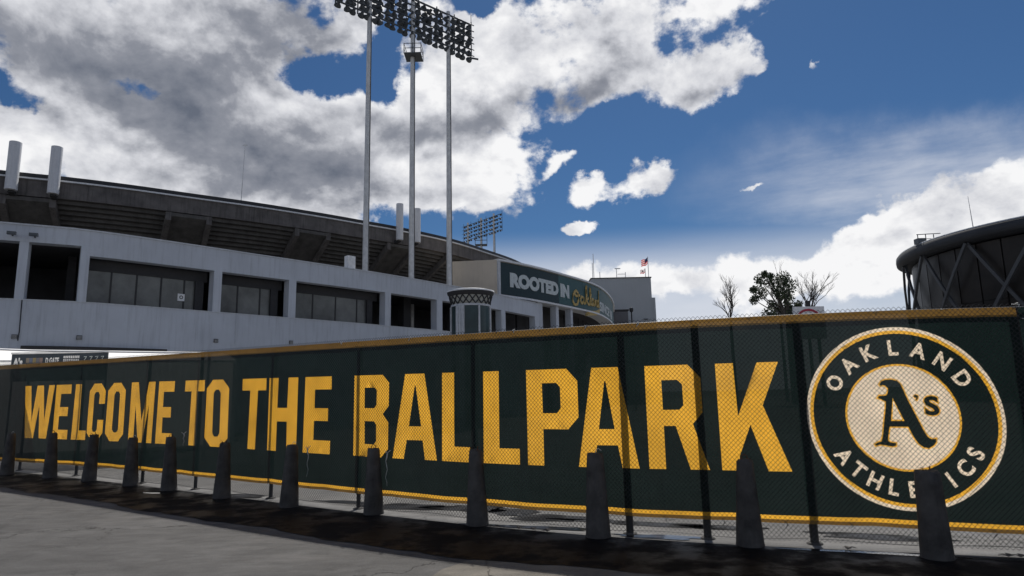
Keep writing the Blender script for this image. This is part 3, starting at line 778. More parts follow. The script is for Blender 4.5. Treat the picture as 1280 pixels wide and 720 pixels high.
# small items on the wall
for px, py in ((17, 421), (98, 422), (269, 426), (363, 428)):
    u = WC.find(px, 4); 
    lo, hi = 2, 7
    for _ in range(25):
        z = (lo+hi)/2
        if proj(WC.pt(u, 0, z))[1] > py: lo = z
        else: hi = z
    mb = MB(); WC.slab(mb, u-.1, u+.1, z-.09, z+.09, .06, 0); f_ = mb.build('vent', M_BLACK, st)
    mb = MB()
    for k_ in range(3): WC.slab(mb, u-.09, u+.09, z-.07+.05*k_, z-.055+.05*k_, .075, .055)
    mb.build('louvre', M_POLE, f_)
u = WC.find(25, 5)
MB().tube([WC.pt(u, .05, 5.9), WC.pt(u+.02, .05, 4.6), WC.pt(u, .05, 4.2)], .02, 6).build('conduit', M_DARK, st)
u = WC.find(294, 5); MB().tube([WC.pt(u, .05, 5.9), WC.pt(u, .05, 4.4)], .015, 6).build('conduit', M_WALLC, st)
for px in (16, 44):
    u = WC.find(px, 8.6); MB().bar(WC.pt(u, 0, 8.62), WC.pt(u, .35, 8.7), .06).bar(WC.pt(u-.16, .33, 8.66), WC.pt(u+.16, .33, 8.66), .16, .12).build('floodlight', M_LAMP, st)
mb = MB(); WC.slab(mb, WC.find(29, 3.9), WC.find(204, 3.9), 3.82, 3.97, .5, 0); mb.build('ledge', M_BLACK, st)
mb = MB(); WC.slab(mb, WC.find(436.5, 9.4), WC.find(445.5, 9.4), 9.17, 9.95, -.1, -.5); tag(mb.build('junction_box', M_WHITE, st))

# upper deck
ZR = 16.0
rp = [(0, 219.5), (80, 227.5), (160, 237), (240, 248), (320, 259), (400, 271.5), (455, 281), (500, 289), (560, 302), (600, 314), (648, 331)]
R3 = [G(x, y, ZR) for x, y in rp]; d0 = (R3[0]-R3[1]).normalized(); dl = (R3[-1]-R3[-2]).normalized()
R3 = [R3[0]+d0*20+Vector((-3, -6, 0)), R3[0]+d0*8+Vector((-.5, -1, 0))]+R3+[R3[-1]+dl*8+Vector((-2, 1, 0)), R3[-1]+dl*22+Vector((-12, 4, 0))]
RC = Curve(R3)
def rs(name, m_, z0, z1, o0, o1, u0=0, u1=None):
    mb = MB(); RC.slab(mb, u0, u1 or RC.L, z0, z1, o0, o1); return mb.build(name, m_, st)
rs('rim_cap', M_BLACK, 16.06, 16.34, .12, -1.2)
rs('rim_flashing', M_TRIM, 15.96, 16.06, .16, -.6)
rs('rim_fascia', M_BOWL, 14.85, 15.96, 0, -.7)
rk = [RC.find(x, 14.8) for x in (3, 66, 211, 262, 372, 411, 487, 517, 560)]
RN = 14; rise, run = .25, .4
for k_ in range(RN):
    mb = MB(); RC.slab(mb, 0, RC.L, 14.85-rise*(k_+1), 14.85-rise*k_-.002, -(.35+run*k_), -(.35+run*(k_+1)+.5)); mb.build('deck_step', M_BOWL2, st)
rs('deck_back', M_DARK, 5, 14.85-rise*RN, -(.35+run*RN), -(.35+run*RN+.4))
def slope(name, m_, u0, u1, drop, thick):
    p = []
    for o_, z in ((-.05, 14.845), (-(.35+run*RN+.3), 14.845-rise*RN-.15)):
        p.append((o_, z))
    a0, a1 = RC.pt(u0, p[0][0], p[0][1]), RC.pt(u1, p[0][0], p[0][1]); b0, b1 = RC.pt(u0, p[1][0], p[1][1]), RC.pt(u1, p[1][0], p[1][1])
    dz = Vector((0, 0, -drop)); tz = Vector((0, 0, -drop+thick))
    return MB().hexa([a0+dz, a1+dz, b1+dz, b0+dz, a0+tz, a1+tz, b1+tz, b0+tz]).build(name, m_, st)
for i, u in enumerate(rk):
    slope('raker_beam', M_BOWL, u-.18, u+.18, .62, .60)
for a, b in ((0, 1), (2, 3), (4, 5), (6, 7)):
    slope('deck_panel', M_BOWL2, rk[a]+.19, rk[b]-.19, .30, .25)
for u in np.arange(rk[1]+9, rk[2]-2, 99): pass
# white ducts standing at the rim
for (xa, ya, yb, wd) in ((16.5, 178, 237, 15.5), (69, 184, 242, 14.5), (500, 255, 300, 10), (522, 261, 303, 9.5)):
    b0 = G(xa-2 if xa < 100 else xa, yb, 14.95+ (0)); 
    u = RC.find(xa-2 if xa < 100 else xa-.5, 15.5, .6); b0 = RC.pt(u, .6)
    lo, hi = 12, 18
    def zat(py):
        lo, hi = 10, 24
        for _ in range(30):
            z = (lo+hi)/2
            if proj((b0.x, b0.y, z))[1] > py: lo = z
            else: hi = z
        return z
    z0, z1 = zat(yb), zat(ya); r_ = wd/2/F_PX*b0.dot(fw)*.93
    MB().lathe([(r_*.98, z0-.02), (r_, z0), (r_, z0+.02), (r_, z1-.02), (r_, z1-.01), (r_*.98, z1)], 24, (b0.x, b0.y, 0)).build('duct', M_PIPE, st)
    MB().bar((b0.x, b0.y, z0-.0), RC.pt(u, 0, z0-.1), .3).build('duct_bracket', M_DARK, st)
# rim whip antenna
u = RC.find(303, 16.2); b0 = RC.pt(u, -.5); 
MB().tube([(b0.x, b0.y, 16.2), (b0.x+.05, b0.y, 18.5), (b0.x+.12, b0.y, 21.0)], [.03, .02, .012], 5).bar((b0.x-.1, b0.y, 20.9), (b0.x+.3, b0.y, 20.9), .03).build('whip_antenna', M_POLE, st)

# sign fascia wing
ZS1, ZS0 = 12.4, 9.62
sp_ = [(624, 326.5), (660, 333.5), (697, 343), (740, 356), (757, 367), (765, 379)]
S3 = [G(x, y, ZS1) for x, y in sp_]; S3.append(S3[-1]+Vector((1.5, 9, 0)))
SC = Curve(S3)
wing = empty('outfield_building', (S3[0].x, S3[0].y, 0), 'curved beige stadium wing carrying a long teal sign above dark bays', 'building')
mb = MB(); SC.slab(mb, 0, SC.L, ZS0, ZS1, -.02, -1.2); mb.build('fascia_wall', M_BEIGE, wing)
mb = MB(); SC.slab(mb, -.25, SC.L, ZS1, ZS1+.16, .2, -1.2); mb.build('top_trim', M_TRIM, wing)
mb = MB(); SC.slab(mb, -.25, SC.L, ZS0-.16, ZS0, .2, -1.2); mb.build('bottom_trim', M_TRIM, wing)
mb = MB(); SC.slab(mb, -.25, .0, ZS0, ZS1, .14, -1.2); mb.build('end_trim', M_WALLC, wing)
A = SC.pt(-.26, -.02); Bp = G(564, 328.5, ZS1); dd = Vector((-.15, 1, 0))*9
B2 = Vector((Bp.x, Bp.y, 0))
pr = [A, B2, B2+dd, A+dd]
MB().hexa([Vector((q.x, q.y, z)) for z in (8.6, ZS1+.1) for q in (pr[1], pr[0], pr[3], pr[2])]).build('end_wall', M_BEIGE, wing)
for px, wd in ((676.5, .75), (698, .5), (716, .4)):
    u = SC.find(px, 8.5); mb = MB(); SC.slab(mb, u-wd/2, u+wd/2, 0, ZS0-.16, -.1, -.7); mb.build('column', M_WALL, wing)
mb = MB(); SC.slab(mb, 0, SC.L, 0, ZS1-.2, -4, -4.4); mb.build('back_wall', M_INT, wing)
mb = MB(); SC.slab(mb, .3, SC.L, ZS0-.155, ZS0-.01, -1.25, -3.95); mb.build('bay_ceiling', M_INT, wing)
mb = MB(); SC.slab(mb, 2, SC.L-8, 5.2, 5.9, -.6, -.8); mb.build('railing_panel', M_DARK, wing)
for u in np.arange(2.5, SC.L-9, 2.2):
    mb = MB(); SC.slab(mb, u, u+.12, 5.9, ZS0-.3, -2.2, -2.35); mb.build('mullion', M_DARK, wing)

sgn = empty('stadium_sign', (S3[0].x, S3[0].y, ZS0), 'long teal sign reading ROOTED IN Oakland SINCE across the curved fascia', 'sign')
UL = SC.find(764.5, 11.5)
useam = SC.find(697.5, 11); u2 = SC.find(728, 11)
for a, b, m_ in ((.05, useam, M_SIGN), (useam+.02, u2, M_SIGN2), (u2+.02, min(UL+3, SC.L-7.5), M_SIGN2)):
    mb = MB(); SC.slab(mb, a, b, ZS0+.06, ZS1-.06, .06, -.015); mb.build('sign_panel', m_, sgn)
def sign_text(txt, pa, pb, z0, z1, m_, off_=.068, shear=0):
    ua, ub = SC.find(pa, (z0+z1)/2, .09), SC.find(pb, (z0+z1)/2, .09)
    vs, fs, sg = text2d(txt, 1, off_); x0, x1, y0, y1 = vs[:, 0].min(), vs[:, 0].max(), vs[:, 1].min(), vs[:, 1].max()
    # one object per glyph would be tiny: group by connected components along x
    comp = list(range(len(vs)))
    def fd(i):
        while comp[i] != i: comp[i] = comp[comp[i]]; i = comp[i]
        return i
    for f in fs:
        for q in f[1:]: comp[fd(f[0])] = fd(q)
    groups = {}
    for f in fs: groups.setdefault(fd(f[0]), []).append(f)
    for gsel in groups.values():
        ids = sorted({i for f in gsel for i in f}); mp = {i: k_ for k_, i in enumerate(ids)}
        V = []
        for o_ in (.10, .063):
            for i in ids: V.append(SC.pt(ua+(ub-ua)*(vs[i][0]-x0)/(x1-x0), o_, z0+(z1-z0)*(vs[i][1]-y0)/(y1-y0)))
        n = len(ids); F1 = [tuple(mp[i] for i in f) for f in gsel]
        MB().add(V, F1+[tuple(i+n for i in f[::-1]) for f in F1]).build('letter', m_, sgn)
sign_text('ROOTED', 637.5, 698, 10.35, 11.6, M_SWHITE)
sign_text('IN', 700.5, 711.5, 10.35, 11.6, M_SWHITE)
sign_text("SINCE '68", 749.5, 764.8, 9.95, 11.0, M_SWHITE, .04)
# Oakland in brush script: stroked polylines in sign coordinates (x 0..1, y 0..1)
script = [[(.10, .62), (.04, .45), (.02, .22), (.07, .05), (.15, .08), (.2, .3), (.19, .55), (.13, .66), (.07, .56), (.12, .42), (.24, .48)],
          [(.34, .42), (.28, .44), (.25, .28), (.29, .14), (.35, .25), (.36, .42), (.36, .16), (.41, .2)],
          [(.41, .2), (.47, .6), (.47, .95), (.43, .8), (.43, .15)], [(.52, .45), (.45, .32), (.52, .14), (.56, .2)],
          [(.56, .2), (.62, .65), (.6, .9), (.57, .7), (.58, .15), (.62, .2)],
          [(.71, .42), (.65, .44), (.63, .28), (.66, .15), (.71, .25), (.72, .42), (.72, .16), (.76, .2)],
          [(.76, .42), (.77, .16), (.8, .4), (.84, .42), (.84, .16), (.87, .2)],
          [(.95, .42), (.89, .42), (.88, .2), (.92, .14), (.95, .3), (.98, .9), (.96, .15), (1, .2)],
          [(1.0, .02), (.8, -.1), (.55, -.16), (.4, -.3), (.55, -.26), (.8, -.2), (.98, -.05)]]
ua, ub = SC.find(714.5, 10.8, .09), SC.find(749, 10.8, .09)
for stq in script:
    pts = [SC.pt(ua+(ub-ua)*x, .10, 9.75+2.3*y+.2*x) for x, y in stq]
    mb = MB()
    for a, b in zip(pts[:-1], pts[1:]): mb.bar(a, b, .05, .24)
    mb.build('script_stroke', M_SGOLD, sgn)

# grey tower building far right of the wing
tw = empty('tower_building', (14, 95, 0), 'plain grey windowless tower block with antennas and flags on its roof', 'building')
def rectpix(x0, y0, x1, Y, z0, dep, name, m_, par, zt=None):
    a = AT(x0, y0, Y); b = AT(x1, y0, Y); z1 = zt or a.z
    return MB().box(a.x, Y, z0, b.x, Y+dep, z1).build(name, m_, par), a, b, z1
_, ta, tb, tz = rectpix(739, 348.5, 813.5, 95, 0, 14, 'tower_wall', M_GREYB, tw)
_, _, tb2, tz2 = rectpix(812, 372, 819, 95.6, 0, 12, 'tower_wall', M_GREYB, tw)
MB().box(ta.x-.1, 94.9, tz, tb.x+.1, 109, tz+.12).build('roof_edge', M_DARK, tw)
rectpix(742, 390, 785, 88, 0, 6, 'annex_wall', mat('annex_grey', (.14, .14, .15), .8), tw)
a1 = AT(742, 388.5, 88); b1 = AT(786, 388.5, 88); MB().box(a1.x, 87.9, a1.z-.1, b1.x, 94, a1.z+.1).build('annex_roof', M_BLACK, tw)
for px, h_ in ((741, 2.6), (742.5, 4), (750, 1.2), (771, 1.7), (782, 1.1), (811, 3.4), (807, 1.6)):
    q = AT(px, 348, 96); MB().tube([(q.x, 96, tz), (q.x, 96, tz+h_)], .05, 5).build('mast', M_POLE, tw)
q = AT(773, 348, 96); MB().bar((q.x-.5, 96, tz+1.65), (q.x+.35, 96, tz+1.65), .12).bar((q.x-.1, 96, tz+.8), (q.x+1.1, 96, tz+.8), .07).build('antenna_bar', M_POLE, tw)
MB().bar((AT(806, 398, 94).x, 94.9, AT(806, 398, 94).z), (AT(812, 398, 94).x, 94.9, AT(812, 398, 94).z), .1).build('wall_lamp', M_BLACK, tw)
F_FR = fabric('flag_red', (.5, .04, .05), .6, 0, tcol=(.8, .10, .10)); F_FW = fabric('flag_white', (.7, .68, .68), .6, 0, tcol=(.9, .8, .8))
def flag(x, z, w_, h_, striped, lab):
    f = empty('flag', (x, 96, z), lab, 'flag')
    n = 10; 
    def cell(i0, i1, r0, r1, nm, m_, o_=0):
        vs = []
        for i in range(i0, i1+1):
            t = i/n; y = 96+.18*math.sin(t*7)+o_; sag = .55*t*h_+.1*math.sin(t*5)
            for rr_ in (r0, r1): vs.append((x-w_*t*.85, y, z-h_*rr_-sag))
        MB().add(vs, [(2*i, 2*i+2, 2*i+3, 2*i+1) for i in range(i1-i0)]).build(nm, m_, f)
    if striped:
        for k_ in range(7):
            if k_ < 4: cell(4, n, k_/7, (k_+1)/7, 'stripe', F_FR if k_ % 2 == 0 else F_FW)
            else: cell(0, n, k_/7, (k_+1)/7, 'stripe', F_FR if k_ % 2 == 0 else F_FW)
        cell(0, 4, 0, 4/7, 'canton', M_BLUE)
    else:
        cell(0, n, 0, .8, 'field', F_FW); cell(0, n, .8, 1, 'stripe', F_FR); cell(3, 7, .25, .6, 'emblem', M_TREE, -.02)
q = AT(811, 348, 96).x; flag(q-.06, tz+3.3, 1.1, 1.0, True, 'red and white striped flag with blue corner flying above the tower roof')
q = AT(807, 348, 96).x; flag(q-.05, tz+1.6, .8, .6, False, 'small white flag with red lower stripe beside the striped flag')
lp = empty('street_lamp', AT(790, 403, 60)*1, 'slim black lamp post in front of the grey tower block', 'street lamp'); lp.location.z = 0
p = lp.location; zt = AT(790, 385, 60).z
MB().tube([(p.x, p.y, 0), (p.x, p.y, zt-.4)], [.09, .06], 8).build('pole', M_BLACK, lp)
MB().lathe([(.08, zt-.4), (.18, zt-.3), (.2, zt-.05), (.05, zt+.05)], 10, (p.x, p.y, 0)).build('lantern', M_BLACK, lp)

# kiosk tower
kd = 34.; kc = AT(588.5, 400, kd); kx, ky = kc.x, kc.y
ki = empty('ticket_kiosk', (kx, ky, 0), 'round kiosk tower with white cap, lattice band and dark posters beside the stadium wall', 'kiosk')
zf = lambda py: AT(588, py, kd).z
rb = 24.3/F_PX*kd
MB().lathe([(rb, 0), (rb, zf(384))], 32, (kx, ky, 0)).build('drum', M_POSTER, ki)
MB().lathe([(rb*1.03, zf(384.5)), (rb*1.03, zf(382))], 32, (kx, ky, 0)).build('band', M_WALLC, ki)
MB().lathe([(rb*.98, zf(382)), (rb*1.08, zf(371))], 32, (kx, ky, 0)).build('lattice_backing', mat('kiosk_cream', (.40, .40, .36), .8), ki)
for k_ in range(20):
    for s_ in (-1, 1):
        a0 = 2*math.pi*k_/20; a1 = a0+s_*2*math.pi/20; r0, r1 = rb*1.02, rb*1.11
        MB().bar((kx+r0*math.cos(a0), ky+r0*math.sin(a0), zf(382)), (kx+r1*math.cos(a1), ky+r1*math.sin(a1), zf(371.5)), .05).build('lattice_bar', M_DARK, ki)
MB().lathe([(rb*1.1, zf(371.5)), (rb*1.2, zf(369)), (rb*1.22, zf(366.5))], 32, (kx, ky, 0)).build('cornice', M_DARK, ki)
MB().lathe([(rb*1.24, zf(366.5)), (rb*1.24, zf(365)), (rb*1.0, zf(363.5)), (rb*.5, zf(362.4)), (.02, zf(362))], 32, (kx, ky, 0)).build('cap', M_WHITE, ki)
for an, wd in ((-118, .5), (-62, .1), (-170, .12), (-10, .12)):
    a = R(an); q = Vector((kx+rb*math.cos(a), ky+rb*math.sin(a), 0)); t_ = Vector((-math.sin(a), math.cos(a), 0)); n_ = Vector((math.cos(a), math.sin(a), 0))
    for k_ in range(3 if wd > .3 else 1):
        w2 = wd/(3 if wd > .3 else 1); c = q+t_*((k_-1)*w2 if wd > .3 else 0)
        MB().hexa([c+t_*s1*w2*.42+n_*s2+Vector((0, 0, z)) for z in (0, zf(384.6)) for s1, s2 in ((-1, -.05), (1, -.05), (1, .07), (-1, .07))]).build('pilaster', M_WALLC, ki)

# ================================================================== LIGHT TOWERS
def lampmesh():
    mb = MB()
    mb.lathe([(.05, -.22), (.09, -.2), (.11, -.06), (.22, .07), (.235, .16), (.22, .17)], 12)
    me = mb.mesh('floodlight', M_LAMP); return me
LAMP = lampmesh()
def light_tower(name_lab, poles, zb_, left, right, rows, cols, rs_, lampscale, face, polew, ztop_extra, label):
    c = (poles[0]+poles[-1])/2
    T = empty('light_tower', (c.x, c.y, 0), label, 'light tower', 'stadium floodlight towers')
    for i, p in enumerate(poles):
        MB().tube([(p.x, p.y, 0), (p.x, p.y, zb_*.5), (p.x, p.y, zb_+rows*rs_)], [polew, polew*.82, polew*.6], 14).build('pole', M_POLE, T)
        mb = MB(); mb.bar((p.x+polew*.9, p.y-.1, 2), (p.x+polew*.7, p.y-.1, zb_), .04); mb.build('cable_run', M_DARK, T)
    L, Rr = Vector(left), Vector(right); d = (Rr-L)
    dn = d.normalized(); nrm = Vector((dn.y, -dn.x, 0)); q = Vector((0, 0, 1)).rotation_difference(Vector(face))
    rot = q.to_euler()
    for r_ in range(rows):
        z = zb_+r_*rs_
        MB().bar((L.x, L.y, z+.24*lampscale), (Rr.x, Rr.y, z+.24*lampscale), .07*lampscale).bar((L.x+nrm.x*.4, L.y+nrm.y*.4, z+.05), (Rr.x+nrm.x*.4, Rr.y+nrm.y*.4, z+.05), .05*lampscale).build('crossbar', M_LAMP, T)
        for k_ in range(cols):
            t = (k_+.5)/cols; pos = L+d*t
            o = bpy.data.objects.new('floodlight', LAMP); COL.objects.link(o); o.parent = T; o.matrix_parent_inverse = ROOTINV(T)
            j = [random.uniform(-.07, .07) for _ in range(3)]; o.location = (pos.x+nrm.x*.1*(k_ % 2)+j[0]*lampscale, pos.y+j[1]*lampscale, z+j[2]*lampscale); o.rotation_euler = (rot.x+random.uniform(-.35, .35), rot.y+random.uniform(-.3, .3), rot.z+random.uniform(-.5, .5)); o.scale = (lampscale,)*3
    for t in np.linspace(0, 1, max(3, cols//3+1)):
        pos = L+d*t; MB().bar((pos.x, pos.y, zb_-.1), (pos.x, pos.y, zb_+rows*rs_), .08*lampscale).build('upright', M_LAMP, T)
    return T, nrm, dn
P1 = AT(462, 22, 46); zb_ = P1.z
P2_ = G(516, 43, zb_); P3 = G(560.5, 62, zb_); Le = G(425, 6, zb_); Re = G(588, 76, zb_)
T1, nrm, dn = light_tower('', [P1, P2_, P3], zb_, P1+(P1-P3)*.38, P3+(P3-P1)*.33, 6, 22, .58, 1.18, Vector((-.45, .85, -.35)).normalized(), .27, 0, 'tall near light tower, three steel poles carrying a wide bank of floodlights')
zz = AT(516, 72, P2_.y).z; c = P2_; mb = MB(); mb.box(c.x-.6, c.y-.7, zz, c.x+.75, c.y+.7, zz+.08); mb.build('platform', M_LAMP, T1)
mb = MB()
for z in (zz+.45, zz+.85):
    for a, b in (((-.6, -.7), (.75, -.7)), ((.75, -.7), (.75, .7)), ((.75, .7), (-.6, .7)), ((-.6, .7), (-.6, -.7))): mb.bar((c.x+a[0], c.y+a[1], z), (c.x+b[0], c.y+b[1], z), .04)
for a in ((-.6, -.7), (.1, -.7), (.75, -.7), (.75, .7), (-.6, .7)): mb.bar((c.x+a[0], c.y+a[1], zz), (c.x+a[0], c.y+a[1], zz+.9), .04)
mb.build('guard_rail', M_LAMP, T1)
rt_ = P3+(P3-P1)*.33
MB().bar((rt_.x, rt_.y, zb_), (rt_.x, rt_.y, zb_+4.2), .05).bar((rt_.x-.1, rt_.y, zb_+.1), (rt_.x+.6, rt_.y, zb_-.05), .12).build('end_rod', M_LAMP, T1)
P3b = AT(617.5, 291, 105); zb2 = P3b.z; P1b = G(585, 301.5, zb2); P2b = G(601.5, 296, zb2)
LAMPF = .78
T2, _, _ = light_tower('', [P1b, P2b, P3b], zb2, P1b+(P1b-P3b)*.17, P3b+(P3b-P1b)*.3, 5, 15, .66, LAMPF, Vector((-.45, -.85, -.35)).normalized(), .26, 0, 'small distant light tower, three-pole floodlight bank seen beyond the stadium rim')
zz = AT(601, 307, P2b.y).z; c = P2b; MB().box(c.x-1, c.y-.6, zz, c.x+1, c.y+.6, zz+.15).build('platform', M_LAMP, T2)
mb = MB()
for s1 in (-1, 1): mb.bar((c.x+s1, c.y-.6, zz), (c.x+s1, c.y-.6, zz+1.5), .09)
mb.bar((c.x-1, c.y-.6, zz+1.5), (c.x+1, c.y-.6, zz+1.5), .09).bar((c.x-1, c.y-.6, zz+.8), (c.x+1, c.y-.6, zz+.8), .09).build('guard_rail', M_LAMP, T2)

# ================================================================== ARENA
ac, AR, AZ = Vector((64.8, 70.6)), 19.0, 17.4
ar = empty('arena', (ac.x, ac.y, 0), 'round dark glass arena with crossing diagonal braces and a thick roof band', 'arena')
def ringbox(name, m_, r0, r1, z0, z1, par=ar, a0=0, a1=360, n=72):
    vs = []; fs = []
    for k_ in range(n+1):
        a = R(a0+(a1-a0)*k_/n)
        for r_, z in ((r0, z0), (r1, z0), (r1, z1), (r0, z1)): vs.append((ac.x+r_*math.cos(a), ac.y+r_*math.sin(a), z))
    for k_ in range(n):
        for j in range(4): fs.append((4*k_+j, 4*k_+(j+1) % 4, 4*k_+4+(j+1) % 4, 4*k_+4+j))
    return MB().add(vs, fs).build(name, m_, par)
MB().lathe([(AR-.9, 16.15), (AR-.3, 16.3), (AR-.05, 16.45), (AR, 16.8), (AR-.05, 17.25), (AR-.3, 17.4)], 120, (ac.x, ac.y, 0)).build('roof_band', M_ARF, ar)
MB().lathe([(AR-.25, 17.4), (AR-.25, 17.52), (AR-3, 18.0), (AR*.5, 18.9), (.1, 19.4)], 120, (ac.x, ac.y, 0)).build('roof', M_WALLC, ar)
NB = 22; gr = AR-1.6
for k_ in range(NB*2):
    a0, a1 = 2*math.pi*k_/(NB*2)+.004, 2*math.pi*(k_+1)/(NB*2)-.004
    for z0, z1 in ((0, 5.), (5.05, 10.), (10.05, 16.0)):
        p0 = (ac.x+gr*math.cos(a0), ac.y+gr*math.sin(a0)); p1 = (ac.x+gr*math.cos(a1), ac.y+gr*math.sin(a1)); q0 = (ac.x+(gr-.1)*math.cos(a0), ac.y+(gr-.1)*math.sin(a0)); q1 = (ac.x+(gr-.1)*math.cos(a1), ac.y+(gr-.1)*math.sin(a1))
        if math.cos((a0+a1)/2)*ac.x+math.sin((a0+a1)/2)*ac.y > 20: continue
        MB().hexa([(p0[0], p0[1], z0), (p1[0], p1[1], z0), (q1[0], q1[1], z0), (q0[0], q0[1], z0), (p0[0], p0[1], z1), (p1[0], p1[1], z1), (q1[0], q1[1], z1), (q0[0], q0[1], z1)]).build('glass_pane', M_AGLASS, ar)
MB().lathe([(gr-.3, 0), (gr-.3, 15.9)], 60, (ac.x, ac.y, 0)).build('inner_drum', M_DARK, ar)
NBR = 18; ph = math.atan2(G(1181, 304, 16).y-ac.y, G(1181, 304, 16).x-ac.x)
for k_ in range(NBR):
    for s_ in (-1, 1):
        a0 = ph+2*math.pi*k_/NBR; pts = []
        for t in np.linspace(0, 1, 7):
            a = a0+s_*t*2*math.pi/NBR*1.6; r_ = AR-.75-.1*s_*0; pts.append((ac.x+(r_-.12*s_)*math.cos(a), ac.y+(r_-.12*s_)*math.sin(a), 16.1-16.1*t))
        if math.cos(a0)*ac.x+math.sin(a0)*ac.y > 40: continue
        mb = MB()
        for a, b in zip(pts[:-1], pts[1:]): mb.bar(a, b, .26, .3)
        mb.build('brace', M_BEAM, ar)
q = G(1148, 303, 17.6); mb = MB()
for dx in (0, .9, 1.8): mb.bar((q.x+dx, q.y, 17.4), (q.x+dx, q.y, 18.5), .07)
mb.bar((q.x-.1, q.y, 18.5), (q.x+2.6, q.y, 18.6), .08).bar((q.x, q.y, 18.0), (q.x+1.8, q.y, 18.0), .06).box(q.x, q.y, 17.5, q.x+.9, q.y+.8, 18.1).build('roof_equipment', M_LAMP, ar)
q = G(1216, 281, 17.6); MB().tube([(q.x, q.y, 17.4), (q.x-.1, q.y, 20.6)], [.05, .02], 5).build('mast', M_POLE, ar)

# ================================================================== GATE CANOPY and SIGN (left)
cn = empty('entrance_canopy', AT(60, 480, 21)*1, 'bright white fabric entrance canopy behind the left end of the fence', 'canopy'); cn.location.z = 0
def CP(px, py, z): return G(px, py, z)
zc = 3.0
a = [CP(-60, 433, zc), CP(40, 437, zc), CP(262, 440.3, zc)]
bk = [q+Vector((dx_, 4.2, .0)) for q, dx_ in zip(a, (-6, -2.2, -1.0))]
nn = 12; vs = []
front = []; 
for t in np.linspace(0, 1, nn+1):
    q = a[0].lerp(a[1], t*2) if t < .5 else a[1].lerp(a[2], t*2-1); r_ = bk[0].lerp(bk[1], t*2) if t < .5 else bk[1].lerp(bk[2], t*2-1)
    for s_ in np.linspace(0, 1, 6):
        p = q.lerp(r_, s_); p.z = zc+.12*math.sin(math.pi*s_)*1+.0; vs.append(p)
MB().add(vs, [(6*i+j, 6*i+6+j, 6*i+7+j, 6*i+j+1) for i in range(nn) for j in range(5)]).build('roof_fabric', M_TENT, cn)
MB().add([Vector((q.x, q.y-.05, z)) for q in bk for z in (.1, zc-.01)], [(0, 2, 3, 1), (2, 4, 5, 3)]).build('back_curtain', M_TENT, cn)
MB().tube([a[0]+Vector((0, 0, -.03)), a[1]+Vector((0, 0, -.03)), a[2]+Vector((0, 0, -.03))], .02, 6).build('edge_tube', M_TRIM, cn)
for q in (a[0], a[2], bk[1], bk[2]): MB().tube([(q.x, q.y, 0), (q.x, q.y, zc)], .04, 8).build('leg', M_TRIM, cn)
gs = empty('gate_sign', CP(75, 455, 3.1)*1, 'dark navy gate sign reading D GATE hanging under the white canopy', 'sign')
Yg = CP(75, 441, zc).y-.15; ga = AT(15, 443, Yg); gb = AT(134, 444.5, Yg+.0)
gs.location = (ga.x, Yg, 2.4)
wg = gb.x-ga.x; zt_, zb3 = ga.z, ga.z-.75
for x0, x1, in ((0, .645), (.652, 1)):
    MB().box(ga.x+wg*x0, Yg, zb3, ga.x+wg*x1, Yg+.04, zt_).build('panel', M_NAVY, gs)
MB().box(ga.x-.02, Yg-.01, zt_, gb.x+.02, Yg+.05, zt_+.05).build('frame_rail', M_TRIM, gs)
def gtext(txt, fx0, fx1, pz0, pz1, m_, off_=.03):
    vs, fs, sg = text2d(txt, 1, off_); x0, x1, y0, y1 = vs[:, 0].min(), vs[:, 0].max(), vs[:, 1].min(), vs[:, 1].max()
    V = [(ga.x+wg*(fx0+(fx1-fx0)*(v[0]-x0)/(x1-x0)), Yg-.006, pz0+(pz1-pz0)*(v[1]-y0)/(y1-y0)) for v in vs]
    MB().add(V, fs).build('lettering', m_, gs)
dz = ga.z-AT(15, 453, Yg).z    # ten pixels
gtext("A's", .02, .12, zt_-1.5*dz, zt_-.45*dz, M_WHITE, .05)
gtext('D GATE', .36, .50, zt_-1.25*dz, zt_-.5*dz, M_WHITE, .04)
for r_ in range(2):
    for k_ in range(9):
        MB().box(ga.x+wg*(.545+.019*k_), Yg-.005, zt_-(.62+.42*r_)*dz, ga.x+wg*(.558+.019*k_), Yg-.001, zt_-(.32+.42*r_)*dz).build('print_mark', M_WHITE, gs)
for k_ in range(5): MB().box(ga.x+wg*(.155+.035*k_), Yg-.006, zt_-1.15*dz, ga.x+wg*(.188+.035*k_), Yg-.002, zt_-.5*dz).build('photo_strip', mat('photo_'+str(k_), [(.2, .17, .14), (.12, .14, .2), (.25, .2, .1), (.15, .15, .17), (.22, .16, .15)][k_]), gs)
for k_ in range(4):
    cx_ = ga.x+wg*(.775+.06*k_); MB().tube([(cx_-.04, Yg-.01, zt_-.5*dz), (cx_+.03, Yg-.01, zt_-.45*dz), (cx_, Yg-.01, zt_-.75*dz), (cx_-.03, Yg-.01, zt_-.95*dz)], .012, 4).build('pictogram', M_SWHITE, gs)
for x_ in (.01, .5, .99): MB().tube([(ga.x+wg*x_, Yg+.06, 0), (ga.x+wg*x_, Yg+.06, zt_)], .025, 6).build('sign_post', M_DARK, gs)

